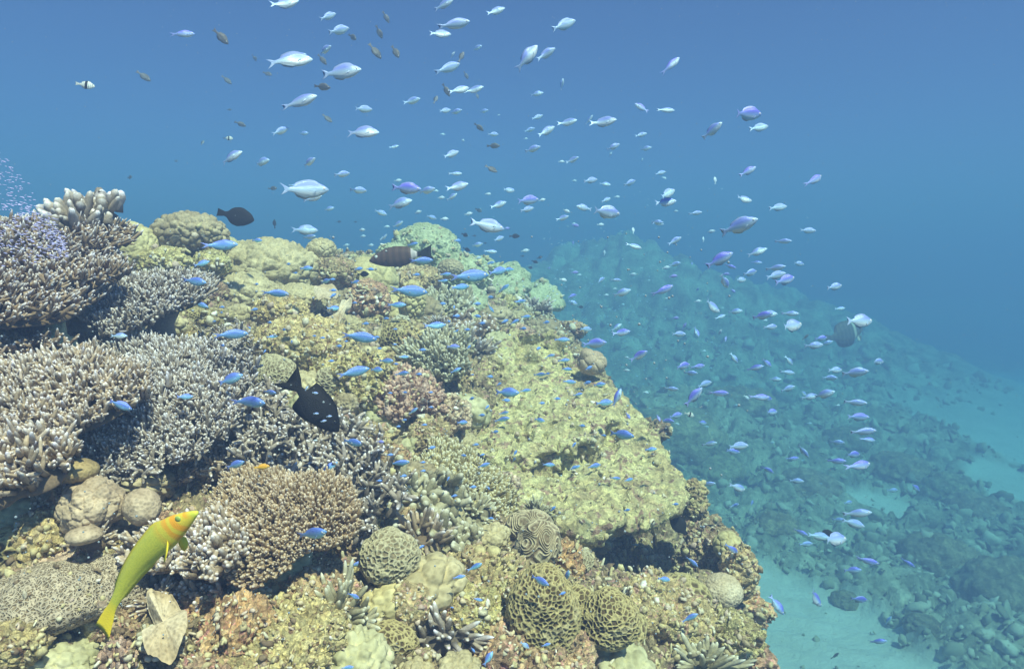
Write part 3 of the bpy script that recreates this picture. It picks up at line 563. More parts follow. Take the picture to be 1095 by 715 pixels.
# branching corals
CT, CO = colony, 'branching_coral'
bran = [
 CT('table_coral', 18,276,74,40, M_acroB, 'dark brown table coral spilling down at the upper edge of the slope', n=1500, bl=14, br=1.9, tilt=16, lean=(.7, -.5, -.2), out=.8, jit=.6, d=1.7),
 CT('table_coral', 8,330,70,30, M_acroB, 'dark layered table coral with long horizontal fingers', n=700, bl=17, br=2.0, tilt=6, lean=(.9, -.5, -.25), out=.6, d=1.5),
 CT('table_coral', 52,296,62,26, M_acroB, 'dark table coral shelf just below the dark brown upper one', n=900, bl=13, br=1.9, tilt=12, lean=(.6, -.5, -.1), out=.8, d=1.66),
 CT('table_coral', 150,322,68,26, M_acroG, 'pale tipped grey table coral over a dark hollow', n=1400, bl=9, br=1.6, tilt=16, lean=(.3, -.35, 0), out=1.0, d=1.85),
 CT('finger_coral', 88,232,26,17, M_acroG, 'stubby pale finger coral sticking up into open water', n=60, bl=15, br=5.5, tilt=25, out=.9, d=1.85, side=1),
 CT('table_coral', 38,440,92,66, M_acroT, 'wide grey tan table coral with thick pale fingers at the edge', n=2300, bl=14, br=2.2, tilt=24, lean=(.25, -.75, 0), out=.7, jit=.7, side=3, d=1.24),
 CT('table_coral', 165,445,88,64, M_acroG, 'wide bushy table coral of fine grey branchlets in the middle of the slope', n=2300, bl=12, br=1.9, tilt=28, lean=(.15, -.45, .1), out=.8, jit=.65, side=3, d=1.42),
 CT('table_coral', 165,392,92,24, M_acroG, 'far rim of fine grey branchlets behind the bushy table coral', n=1300, bl=10, br=1.6, tilt=26, lean=(0, -.2, .1), d=1.62),
 CT('table_coral', 20,500,50,34, M_acroT, 'long fingered grey coral with white tips at the side of the slope', n=280, bl=24, br=3.2, tilt=20, lean=(.2, -.9, -.2), out=.6, d=1.1),
 CT('table_coral', 296,556,82,54, M_acroD, 'dense tan table coral with short even branchlets below the black fish', n=3600, bl=8, br=1.9, tilt=30, lean=(0, -.25, 0), out=.9, jit=.3, side=1, dome=.35, d=1.22),
 CT('table_coral', 205,585,62,28, M_acroT, 'ragged tan table coral edge with pale lumpy fingers', n=420, bl=13, br=3.1, tilt=18, lean=(-.25, -.7, -.1), out=.8, d=1.12),
 stag('staghorn_coral', 262,458,54,42, M_acroG, 'open grey staghorn thicket left of the black fish', n=150, bl=20, br=2.4, d=1.5),
 stag('staghorn_coral', 345,490,58,42, M_acroG, 'pale staghorn thicket with thick forked arms under the black fish', n=130, bl=24, br=2.9, d=1.5),
 stag('staghorn_coral', 385,535,42,34, M_acroG, 'pale staghorn thicket between the tan table and the mint finger coral', n=80, bl=22, br=3.0, d=1.45),
 stag('finger_coral', 447,535,42,34, M_acroC, 'mint green finger coral with thick rounded arms', n=46, bl=24, br=5.2, d=1.58, gens=1),
 CT('table_coral', 492,520,56,34, M_acroY, 'yellow tan ridged table coral left of the boulder coral', n=1700, bl=8, br=2.0, tilt=26, lean=(.1, -.3, 0), out=.8, jit=.25, side=1, d=1.85, roll=18),
 stag('finger_coral', 484,576,30,14, M_acroC, 'short pale finger coral over a dark hollow beside the brain coral', n=26, bl=16, br=4.4, d=1.55, gens=1),
 CT('finger_coral', 470,382,32,22, M_acroC, 'pale soft fingered coral between boulder coral and yellow bank', n=420, bl=11, br=2.2, tilt=35, lean=(0, -.4, .2), d=2.5, out=1),
 CT('cauliflower_coral', 436,425,36,24, M_pinkc, 'pink tan cauliflower coral in the middle of the slope', n=520, bl=7, br=2.9, tilt=35, d=2.15, out=1, dome=.6, side=1),
 CT('cauliflower_coral', 472,448,26,22, M_pinkc, 'pink cauliflower coral close to the dark crack of the boulder coral', n=380, bl=7, br=2.9, tilt=35, d=2.15, out=1, dome=.6, side=1),
 stag('branching_coral', 500,352,30,16, M_acroB, 'dark reddish branching coral above the boulder coral', n=46, bl=15, br=3.2, d=3.1, gens=1),
 stag('staghorn_coral', 14,548,44,26, M_acroT, 'brown staghorn in the shade below the long fingered coral', n=90, bl=20, br=2.8, d=1.16),
 stag('staghorn_coral', 112,492,58,22, M_acroG, 'tangled grey staghorn filling the gap above the smooth brown dome', n=110, bl=17, br=2.3, d=1.32),
 stag('staghorn_coral', 208,492,50,22, M_acroT, 'tangled tan staghorn behind the dense tan table', n=90, bl=17, br=2.3, d=1.42),
 stag('staghorn_coral', 118,372,52,14, M_acroB, 'shaded brown staghorn under the pale tipped grey table', n=80, bl=14, br=2.0, d=1.72),
 stag('staghorn_coral', 235,372,34,16, M_acroG, 'thin grey staghorn beyond the rim of the bushy table', n=70, bl=13, br=1.8, d=1.9),
 stag('staghorn_coral', 30,385,48,18, M_acroB, 'brown staghorn in the hollow between the layered table and the wide one', n=80, bl=17, br=2.3, d=1.4),
 stag('branching_coral', 205,628,40,14, M_acroG, 'broken branching coral under the ragged table edge', n=26, bl=16, br=3.4, d=1.12, gens=1),
 CT('finger_coral', 470,330,34,14, M_acroC, 'pale green finger coral below the green mounds', n=300, bl=9, br=2.6, tilt=30, d=3.3, out=1),
 CT('finger_coral', 560,342,26,10, M_acroC, 'mint coral tufts on the shaded drop behind the boulder coral', n=240, bl=8, br=2.2, tilt=30, d=4.2, out=1),
]
solid += bran
# scattered small colonies, each a thing of its own
def proto(kind):
    s = int(rng.integers(1, 900))
    if kind == 'knobby_coral': return blobmesh(kind, (.05, .05, .042), [('dome', .017, .013), ('dome', .007, .003), ('fbm', .01, .004)], random.choice([M_knob, M_green, M_lime]), 5, s)
    if kind == 'massive_coral': return blobmesh(kind, (.05, .045, .036), [('dome', .028, .013), ('dome', .011, .003), ('fbm', .02, .004)], random.choice([M_porT, M_porY, M_green, M_porG]), 5, s)
    if kind == 'reef_rock': return blobmesh(kind, (.055, .05, .04), [('fbm', .05, .03), ('dome', .02, .009), ('pit', .02, .008), ('fbm', .012, .009), ('dome', .006, .003)], random.choice([M_rock, M_lime, M_pinkc, M_rock]), 6, s)
    if kind == 'honeycomb_coral': return blobmesh(kind, (.045, .045, .035), [('fbm', .04, .012), ('cell', .011, .004)], random.choice([M_honey, M_honeyP]), 6, s)
    bag = Bag(); n = 90 if kind == 'cauliflower_coral' else 40
    d = rdir(n); d[:, 2] = np.abs(d[:, 2]); V, F = ico(3); bag.add(V*np.array([.032, .032, .02]), [F], .1, .4)
    if kind == 'cauliflower_coral':
        bag.caps(d*.02, d+rdir(n)*.15, np.full(n, .024)*(.7+.6*rng.random(n)), np.full(n, .0062), rdir(n)*.002, S=6, T=(0, .4, .7, .9, 1), prof=(.7, 1, 1.15, .9, .3))
        return bag.make(kind, [random.choice([M_pinkc, M_lime, M_acroC])])
    bag.caps(d*.015, d+rdir(n)*.3, np.full(n, .042)*(.6+.7*rng.random(n)), np.full(n, .0042), rdir(n)*.006)
    d2 = d+rdir(n)*.8; bag.caps(d*.032, d2, np.full(n, .022), np.full(n, .0036), rdir(n)*.002)
    return bag.make(kind, [random.choice([M_acroG, M_acroC, M_acroT])])
WORDS = {'reef_crust': 'brown', 'knob_skin': 'grey tan', 'mint_skin': 'pale green', 'lime_crust': 'yellow green', 'tan_coral_skin': 'tan', 'yellow_tan_coral_skin': 'yellow tan', 'grey_tan_coral_skin': 'grey tan',
 'rough_rock': 'brown crusted', 'pink_crust': 'pinkish', 'honeycomb_skin': 'dark yellow', 'pale_honeycomb_skin': 'pale', 'mint_branch_skin': 'pale green', 'grey_branch_skin': 'grey', 'tan_branch_skin': 'tan'}
KINDS = ['knobby_coral', 'massive_coral', 'reef_rock', 'honeycomb_coral', 'cauliflower_coral', 'tufted_coral']
protos = {k: [proto(k) for _ in range({'reef_rock': 9, 'knobby_coral': 6, 'massive_coral': 5, 'honeycomb_coral': 2, 'cauliflower_coral': 5, 'tufted_coral': 4}[k])] for k in KINDS}
bpy.context.view_layer.update()
big_m = [(c[0], c[1], c[2], c[3]) for c in [(150,440,150,72),(50,300,90,75),(590,440,90,80),(650,525,90,45),(296,556,78,48),(97,540,62,40),(60,640,90,45),(455,272,40,30),(285,300,55,40),(600,655,70,50),(680,588,64,50),(135,270,40,35),(345,490,50,34)]]
pts = []; tries = 0
while len(pts) < 165 and tries < 30000:
    tries += 1; x, y = rng.uniform(-10, 810), rng.uniform(300, 725)
    if any(((x-a)/c)**2+((y-b)/e)**2 < 1 for a, b, c, e in big_m): continue
    mn = 13+(y-300)*.045
    if any((x-a)**2+(y-b)**2 < (mn*1.35)**2 for a, b in pts): continue
    h, nrm, dd = hit(x, y, [reef], -1)
    if dd < 0 or dd > 5: continue
    pts.append((x, y)); y_ = y
    zone_pink = rng.random() < .5
    wts = [.16, .14, .38, .06, .16, .10] if y > 560 else [.24, .2, .22, .06, .14, .14]
    k = KINDS[int(rng.choice(6, p=wts))]; me = protos[k][int(rng.integers(len(protos[k])))]
    size = (mn*rng.uniform(.75, 1.45))*dd/FPX/.05
    o = link(k, me, h-nrm*size*.008, '%s %s on the slope, %s' % (WORDS.get(me.materials[0].name, 'brown'), k.replace('_', ' '), where(x, y)), 'rock' if k == 'reef_rock' else 'coral', 'small corals and rocks scattered over the slope')
    o.scale = (size*rng.uniform(.8, 1.3), size*rng.uniform(.8, 1.2), size*rng.uniform(.7, 1.2)); o.rotation_euler = (rng.uniform(-.4, .3), rng.uniform(-.3, .3), rng.uniform(0, 6.28)); solid.append(o)
print('small colonies', len(pts))
# crowded nubs, shell grit and algae tufts growing all over the slope
def tonef(P): return np.clip(.5+.75*fbm(P*7, 3, 70)+.16*rng.normal(size=len(P)), 0, 1)
def growth():
    V0 = getV(reef.data); N0 = getN(reef.data); px, py, f = pix(V0); ok = (px > -60) & (px < 840) & (py > 225) & (py < 760); idx = np.where(ok)[0]
    bag = Bag(); pick = rng.choice(idx, 8000); P = V0[pick]; Nn = N0[pick]; dd = np.linalg.norm(P, axis=1)
    s = (1.3+2.8*rng.random(len(P))**2)*dd/FPX; Vi, Fi = ico(1)
    sc = rng.uniform(.6, 1.5, (len(P), 1, 3)); A = rdir(len(P)); Bv = np.cross(A, rdir(len(P))); Bv /= np.linalg.norm(Bv, axis=1)[:, None]; Cc = np.cross(A, Bv); Mx = np.stack([A, Bv, Cc], 1)
    L = (Vi[None]*(1+.3*rng.normal(size=(len(P), len(Vi), 1)))*sc)@Mx*s[:, None, None]+P[:, None]+Nn[:, None]*(s*.3)[:, None, None]
    F = (Fi[None]+(np.arange(len(P))*len(Vi))[:, None, None]).reshape(-1, 3)
    tn = np.repeat(tonef(P), len(Vi)); bag.add(L.reshape(-1, 3), [F], .5, tn)
    pick = rng.choice(idx, 5000); P = V0[pick]; Nn = N0[pick]; dd = np.linalg.norm(P, axis=1)
    keep = fbm(P*4, 3, 60) > -.05; P, Nn, dd = P[keep], Nn[keep], dd[keep]
    bag.caps(P, Nn+rdir(len(P))*.6, (3+6*rng.random(len(P)))*dd/FPX, (.9+1.1*rng.random(len(P)))*dd/FPX, rdir(len(P))*.004, S=5, T=(0, .5, .85, 1), prof=(1, 1, .8, .2))
    m, nt, b = newmat('growth_skin'); t = N(nt, 'Attribute', attribute_name='tone')
    c = ramp(nt, t.outputs['Fac'], [(0, (.20, .14, .09)), (.2, (.38, .29, .18)), (.36, (.56, .48, .26)), (.5, (.68, .60, .34)), (.62, (.56, .42, .34)), (.74, (.70, .64, .48)), (.88, (.56, .52, .34)), (1, (.90, .86, .78))])
    c = mix(nt, .8, c, ramp(nt, noise(nt, objco(nt), 160, 4, .7), [(.3, (.5, .5, .5)), (.7, (1.45, 1.45, 1.4))]), 'MULTIPLY'); nt.links.new(c, b.inputs['Base Color'])
    return link('reef_growth', bag.make('reef_growth', [m]), label='crowded nubs, algae tufts and shell grit covering the reef slope', kind='stuff')
grow = growth()
def growth_on():
    bpy.context.view_layer.update(); dg = bpy.context.evaluated_depsgraph_get(); okm = {M_rock.name: 1, M_lime.name: .8, M_mound.name: .28, M_pinkc.name: .7, M_reef.name: .6, M_knob.name: .3, M_porP.name: .5, M_honeyF.name: .15}
    P, Nn = [], []
    for _ in range(10000):
        x, y = rng.uniform(0, 830), rng.uniform(240, 720); ok, loc, nor, _i, ob, _m = SC.ray_cast(dg, Vector((0, 0, 0)), at(x, y, 1).normalized())
        if not ok or ob is None or not ob.data.materials or ob.name in ('seabed', 'haze', 'reef_growth'): continue
        if rng.random() > okm.get(ob.data.materials[0].name, 0): continue
        P.append(loc); Nn.append(nor)
    P, Nn = np.array(P), np.array(Nn); dd = np.linalg.norm(P, axis=1); n = len(P); s = (.9+2.3*rng.random(n)**2)*dd/FPX; Vi, Fi = ico(1)
    A = rdir(n); Bv = np.cross(A, rdir(n)); Bv /= np.linalg.norm(Bv, axis=1)[:, None]; Mx = np.stack([A, Bv, np.cross(A, Bv)], 1)
    L = (Vi[None]*(1+.3*rng.normal(size=(n, len(Vi), 1)))*rng.uniform(.6, 1.6, (n, 1, 3)))@Mx*s[:, None, None]+P[:, None]+Nn[:, None]*(s*.2)[:, None, None]
    bag = Bag(); bag.add(L.reshape(-1, 3), [(Fi[None]+(np.arange(n)*len(Vi))[:, None, None]).reshape(-1, 3)], .5, np.repeat(tonef(P), len(Vi)))
    k = rng.random(n) < .35; m = k.sum(); bag.caps(P[k], Nn[k]+rdir(m)*.6, (2.5+4*rng.random(m))*dd[k]/FPX, (.8+.9*rng.random(m))*dd[k]/FPX, rdir(m)*.003, S=5, T=(0, .5, .85, 1), prof=(1, 1, .8, .2))
    return link('encrusting_growth', bag.make('encrusting_growth', [grow.data.materials[0]]), label='tiny sponges, tube worms and algae specks encrusting the rocks and corals', kind='stuff')
crustlets = growth_on()
def rubble():
    V0 = getV(sea.data); N0 = getN(sea.data); a = np.empty(len(V0), np.float32); sea.data.attributes['sand'].data.foreach_get('value', a); px, py, f = pix(V0)
    ok = (px > 560) & (px < 1120) & (py > 330) & (py < 740) & (f > 3) & (f < 15); idx = np.where(ok)[0]; pick = rng.choice(idx, 9000); pick = pick[rng.random(len(pick)) < np.where(a[pick] > .6, .10, 1)]
    P = V0[pick]+rng.normal(size=(len(pick), 3))*.02; dd = np.linalg.norm(P, axis=1); n = len(P); s = (.007+.045*rng.random(n)**3.5)*np.where(a[pick] > .6, .5, 1)*(.6+dd*.07); Vi, Fi = ico(2)
    A = rdir(n); Bv = np.cross(A, rdir(n)); Bv /= np.linalg.norm(Bv, axis=1)[:, None]; Mx = np.stack([A, Bv, np.cross(A, Bv)], 1)
    L = (Vi[None]*(1+.22*rng.normal(size=(n, len(Vi), 1)))*rng.uniform(.25, 1.7, (n, 1, 3)))@Mx*s[:, None, None]+P[:, None]
    bag = Bag(); bag.add(L.reshape(-1, 3), [(Fi[None]+(np.arange(n)*len(Vi))[:, None, None]).reshape(-1, 3)], .5, np.repeat(rng.random(n), len(Vi)))
    m, nt, b = newmat('seabed_rubble'); t = N(nt, 'Attribute', attribute_name='tone'); nt.links.new(ramp(nt, t.outputs['Fac'], [(0, (.24, .23, .16)), (.4, (.38, .36, .25)), (.7, (.50, .47, .34)), (1, (.66, .63, .50))]), b.inputs['Base Color'])
    return link('seabed_rubble', bag.make('seabed_rubble', [m]), label='coral rubble and small stones strewn over the seabed', kind='stuff')
rubble()
# far coral heads on the seabed
for i, (px_, py_, r_, lab) in enumerate([(655,458,36,'hazy round coral head standing below the chromis school'),(722,462,52,'broad hazy coral dome in the middle of the sunken reef'),(792,432,40,'hazy coral hump on the sunken reef slope'),(1042,545,36,'dark round coral head near the sand patch'),(1075,625,52,'large dark coral mound low beside the frame edge'),
    (960,500,34,'low dark coral head amid rubble'),(862,520,34,'hazy coral lump above the bright sand'),(1000,590,40,'wide low coral mound on the rubble'),(905,470,30,'small hazy coral mound in front of the deep water'),(905,640,16,'little rubble coral lying at the edge of the bright sand'),(985,665,18,'small rubble heap coral on the bright sand'),
    (830,560,24,'pale coral lump at the foot of the cliff'),(1010,520,28,'dark hazy coral head between rubble ridges'),(765,500,30,'greenish hazy coral head close to the reef edge')]):
    h, nrm, dd = hit(px_, py_, [sea], 9); k = dd/FPX
    me = blobmesh('coral_head', (r_*k, r_*k*.9, r_*k*.62), [('dome', r_*k*.5, r_*k*.12), ('fbm', r_*k*.5, r_*k*.2), ('dome', r_*k*.15, r_*k*.05)], M_farcoral, 5, 30+i)
    link('coral_head', me, h-Vector((0, 0, r_*k*.15)), lab, 'coral', 'coral heads on the seabed')

# ------------------------------------------------------------------ fish
def fishmesh(name, prof, mats, finT, finB, tail=(.16, .5, .14), eye=(.125, .025, .035), pect=None, eyemats=(1, 2), fint=None, bend=0.0, arch=0.0):
    """prof: stations (s, top, bottom, halfwidth) from nose s=0 to peduncle s=1, in body lengths; one closed skin from lips to tail fin"""
    tl, fork, th = tail; bl = 1-tl; S = 18; st = np.array(prof); ss = np.linspace(0, 1, 26)**1.15
    top = np.interp(ss, st[:, 0], st[:, 1]); bot = np.interp(ss, st[:, 0], st[:, 2]); wd = np.interp(ss, st[:, 0], st[:, 3])
    k = np.array([.25, .5, .25]); sm = lambda a: np.r_[a[0], np.convolve(a, k, 'valid'), a[-1]]
    top, bot, wd = sm(top), sm(bot), sm(wd); fT = np.interp(ss, *zip(*finT)); fB = np.interp(ss, *zip(*finB))
    V = []; ang = np.pi/2-np.arange(S)*2*np.pi/S
    for i in range(26):
        zc, zr = (top[i]+bot[i])/2, (top[i]-bot[i])/2; y = wd[i]*np.cos(ang)*(1-.0*np.abs(np.sin(ang))); z = zc+zr*np.sin(ang)
        if fT[i] > .002: z[0] = top[i]+fT[i]; y[1] = wd[i]*.16; y[-1] = -wd[i]*.16; z[1] = z[-1] = top[i]-zr*.02
        if fB[i] > .002: h = S//2; z[h] = bot[i]-fB[i]; y[h-1] = wd[i]*.16; y[h+1] = -wd[i]*.16; z[h-1] = z[h+1] = bot[i]+zr*.02
        x = np.full(S, .5-ss[i]*bl)
        if fT[i] > .002: x[0] -= fT[i]*.45
        if fB[i] > .002: x[S//2] -= fB[i]*.45
        V.append(np.c_[x, y, z])
    zc, zr = (top[-1]+bot[-1])/2, (top[-1]-bot[-1])/2
    for j, t in enumerate((.3, .6, .85, 1.0)):
        zz = np.sin(ang); h = zr+(th-zr)*t**.8; y = np.cos(ang)*wd[-1]*(1-t)*.6+np.cos(ang)*.002
        x = .5-bl-tl*t*(1-fork*(1-np.abs(zz)**1.3)) ; V.append(np.c_[x, y, zc+zz*h])
    nR = len(V); V = np.concatenate(V); i = (np.arange(nR-1)*S)[:, None]; j = np.arange(S)[None]; j2 = (j+1) % S
    F = np.stack([i+j, i+S+j, i+S+j2, i+j2], -1).reshape(-1, 4); caps = np.array([list(range(S))]), np.array([list(range((nR-1)*S, nR*S))[::-1]])
    fin = np.zeros(len(V)); fin[26*S:] = 1; fin[25*S:26*S] = .5
    for r_ in range(26):
        if fT[r_] > .002: fin[r_*S] = 1
        if fB[r_] > .002: fin[r_*S+S//2] = 1
    Fs = {4: [F], S: list(caps)}; mi4 = [0]*len(F); VV = [V]; n = len(V); Q3 = []; m3 = []; fins = [fin]
    ex, er, ez = eye; Vi, Fi = ico(2); iw = np.interp(ex/bl, ss, wd); zt = np.interp(ex/bl, ss, (top+bot)/2)
    for sgn in (1, -1):
        for rr, off, mm in ((er, 0, eyemats[0]), (er*.62, er*.12, eyemats[1])):
            P = Vi*np.array([rr, rr*.35, rr])+np.array([.5-ex, sgn*(iw*.95+off), zt+ez]); VV.append(P); Q3.append(Fi+n); m3 += [mm]*len(Fi); n += len(P); fins.append(np.zeros(len(P)))
    px_, pz_, pl, pa = pect or (.27, -.03, .13, 40)
    iw = np.interp(px_/bl, ss, wd)
    for sgn in (1, -1):
        a = R(pa); dv = np.array([-math.cos(a), sgn*.55, -math.sin(a)]); dv /= np.linalg.norm(dv); up = np.array([math.sin(a), 0, math.cos(a)*.9]); P = []
        for t, w_ in ((0, .03), (.4, .30), (.75, .40), (1, .30)):
            for q in (-1, 0, 1): P.append(np.array([.5-px_, sgn*iw*.9, pz_])+dv*pl*(t-.1*abs(q)*t)+up*pl*w_*q)
        P = np.array(P); P = np.r_[P+[0, .0015, 0], P-[0, .0015, 0]]
        f = [[r_*3+c, r_*3+c+1, r_*3+c+4, r_*3+c+3] for r_ in range(3) for c in range(2)]; f2 = [[q+12 for q in x[::-1]] for x in f]
        rim = [0, 1, 2, 5, 8, 11, 10, 9, 6, 3]; f3 = [[rim[u], rim[(u+1) % 10], rim[(u+1) % 10]+12, rim[u]+12][::-1] for u in range(10)]
        ff = np.array(f+f2+f3)+n; Fs[4].append(ff); VV.append(P); n += 24; mi4 += [0]*len(ff); fins.append(np.ones(24))
    V = np.concatenate(VV)
    if bend: V[:, 1] += bend*np.clip(.15-V[:, 0], 0, 1)**2; 
    if arch: V[:, 2] -= arch*(V[:, 0]-.05)**2*np.where(V[:, 0] > .05, .7, 1.3)
    Fl = [np.concatenate(Fs[4]), np.concatenate(Q3), *Fs[S]]
    return mesh(name, V, Fl, mats, True, {'fin': np.concatenate(fins)}, mi4+m3+[0, 0])
def fishskin(name, back, side, belly, finc, lo=-.09, hi=.10, rough=.38, scale=70, finmix=.8, spec=.5, rnd=.25):
    m, nt, b = newmat(name); b.inputs['Roughness'].default_value = rough; b.inputs['Specular IOR Level'].default_value = spec; b.inputs['Metallic'].default_value = .3 if 'chromis' in name else 0; co = objco(nt)
    sx = nt.nodes.new('ShaderNodeSeparateXYZ'); nt.links.new(co, sx.inputs[0]); mr = N(nt, 'MapRange'); nt.links.new(sx.outputs[2], mr.inputs[0]); mr.inputs[1].default_value = lo; mr.inputs[2].default_value = hi
    c = ramp(nt, mr.outputs[0], [(.08, belly), (.42, side), (.9, back)])
    v = voro(nt, co, scale); c = mix(nt, .35, c, ramp(nt, v.outputs['Distance'], [(0, (1.35, 1.35, 1.3)), (.6, (.7, .7, .75))]), 'MULTIPLY')
    a = N(nt, 'Attribute', attribute_name='fin'); fm = N(nt, 'Math', operation='MULTIPLY'); nt.links.new(a.outputs['Fac'], fm.inputs[0]); fm.inputs[1].default_value = finmix
    c = mix(nt, fm.outputs[0], c, finc); oi = N(nt, 'ObjectInfo')
    c = mix(nt, rnd, c, ramp(nt, oi.outputs['Random'], [(0, (.75, .85, .9)), (.4, (1, 1, 1)), (.7, (1.05, .97, 1.1)), (1, (.8, 1.12, 1.1))]), 'MULTIPLY')
    nt.links.new(c, b.inputs['Base Color']); bump(nt, b, v.outputs['Distance'], .25, .01); return m
M_eyeW = flat('eye_ring', (.75, .78, .75), .3); M_eyeK = flat('eye_pupil', (.01, .01, .015), .15, .6); M_eyeY = flat('yellow_eye_ring', (.35, .50, .12), .3)
M_silver = fishskin('silver_chromis_skin', (.30, .42, .97), (.56, .80, .98), (.80, .93, .96), (.48, .66, .97))
M_blue = fishskin('blue_chromis_skin', (.19, .31, .93), (.27, .57, .98), (.42, .84, .98), (.30, .36, .85), rnd=.5)
M_violet = fishskin('violet_chromis_skin', (.22, .24, .95), (.38, .58, .99), (.72, .88, .96), (.42, .50, .97))
M_dusk = fishskin('dusky_fish_skin', (.09, .10, .11), (.15, .16, .17), (.26, .27, .28), (.15, .16, .18))
M_black = fishskin('black_fish_skin', (.010, .010, .012), (.014, .014, .016), (.018, .018, .02), (.008, .008, .009), rough=.6, spec=.2)
CHP = [(0, .006, -.010, .004), (.05, .045, -.04, .022), (.14, .085, -.078, .045), (.28, .128, -.125, .062), (.45, .142, -.145, .062), (.62, .118, -.12, .048), (.8, .070, -.070, .028), (.93, .040, -.038, .014), (1, .036, -.034, .010)]
CHP = [(a, b*1.2, c*1.2, d*1.15) for a, b, c, d in CHP]
CHF = ([(0, 0), (.24, 0), (.30, .035), (.55, .05), (.78, .055), (.86, 0), (1, 0)], [(0, 0), (.5, 0), (.56, .045), (.78, .05), (.86, 0), (1, 0)])
def chromis(m, **k): return fishmesh('chromis', CHP, [m, M_eyeW, M_eyeK], *CHF, tail=(.17, .62, .125), eye=(.105, .032, .018), **k)
SLIM = [(a, b*.86, c*.86, d) for a, b, c, d in CHP]
def chromis2(m, **k): return fishmesh('chromis', SLIM, [m, M_eyeW, M_eyeK], [(0, 0), (.3, 0), (.4, .012), (.8, .02), (.86, 0), (1, 0)], [(0, 0), (.56, 0), (.62, .015), (.8, .02), (.86, 0), (1, 0)], tail=(.2, .7, .085), eye=(.105, .030, .018), **k)
FM = {'s': [chromis(M_silver), chromis(M_silver, bend=.45), chromis2(M_silver), chromis(M_silver, bend=-.5)], 'b': [chromis2(M_blue), chromis(M_blue), chromis2(M_blue, bend=-.4)], 'v': [chromis(M_violet, bend=-.4), chromis(M_violet), chromis2(M_violet, bend=.4)],
 'd': [fishmesh('damselfish', CHP, [M_dusk, M_eyeW, M_eyeK], *CHF, tail=(.2, .4, .10))], 'k': [fishmesh('damselfish', [(a, b*1.15, c*1.15, d) for a, b, c, d in CHP], [M_black, M_eyeK, M_eyeK], *CHF, tail=(.2, .4, .10))]}
bpy.context.view_layer.update(); DG = bpy.context.evaluated_depsgraph_get()
def surf(px, py):
    o = Vector((0, 0, 0)); d = at(px, py, 1).normalized()
    for _ in range(3):
        ok, loc, nor, i, ob, mt = SC.ray_cast(DG, o, d)
        if not ok: return 99
        if ob.name.startswith('haze') or ob.name.startswith('sea_surface'): o = loc+d*.001; continue
        return loc.dot(CFWD)
    return 99
def orient(o, px, py, d, L, a, yaw=0, roll=0, camo=(0, 0)):
    a = R(a); f = math.cos(yaw)*(math.cos(a)*CRT+math.sin(a)*CUP)+math.sin(yaw)*CFWD
    up = CUP if abs(math.sin(a)) < .8 else CUP*.3-CRT*math.copysign(1, math.cos(a) or 1)*math.sin(a)
    z = (up-up.dot(f)*f).normalized(); y = z.cross(f)
    M = Matrix((f, y, z)).transposed().to_4x4()
    if roll: M = M@Matrix.Rotation(roll, 4, 'X')
    o.matrix_world = Matrix.Translation(at(px, py, d))@M@Matrix.Diagonal((L, L, L, 1))
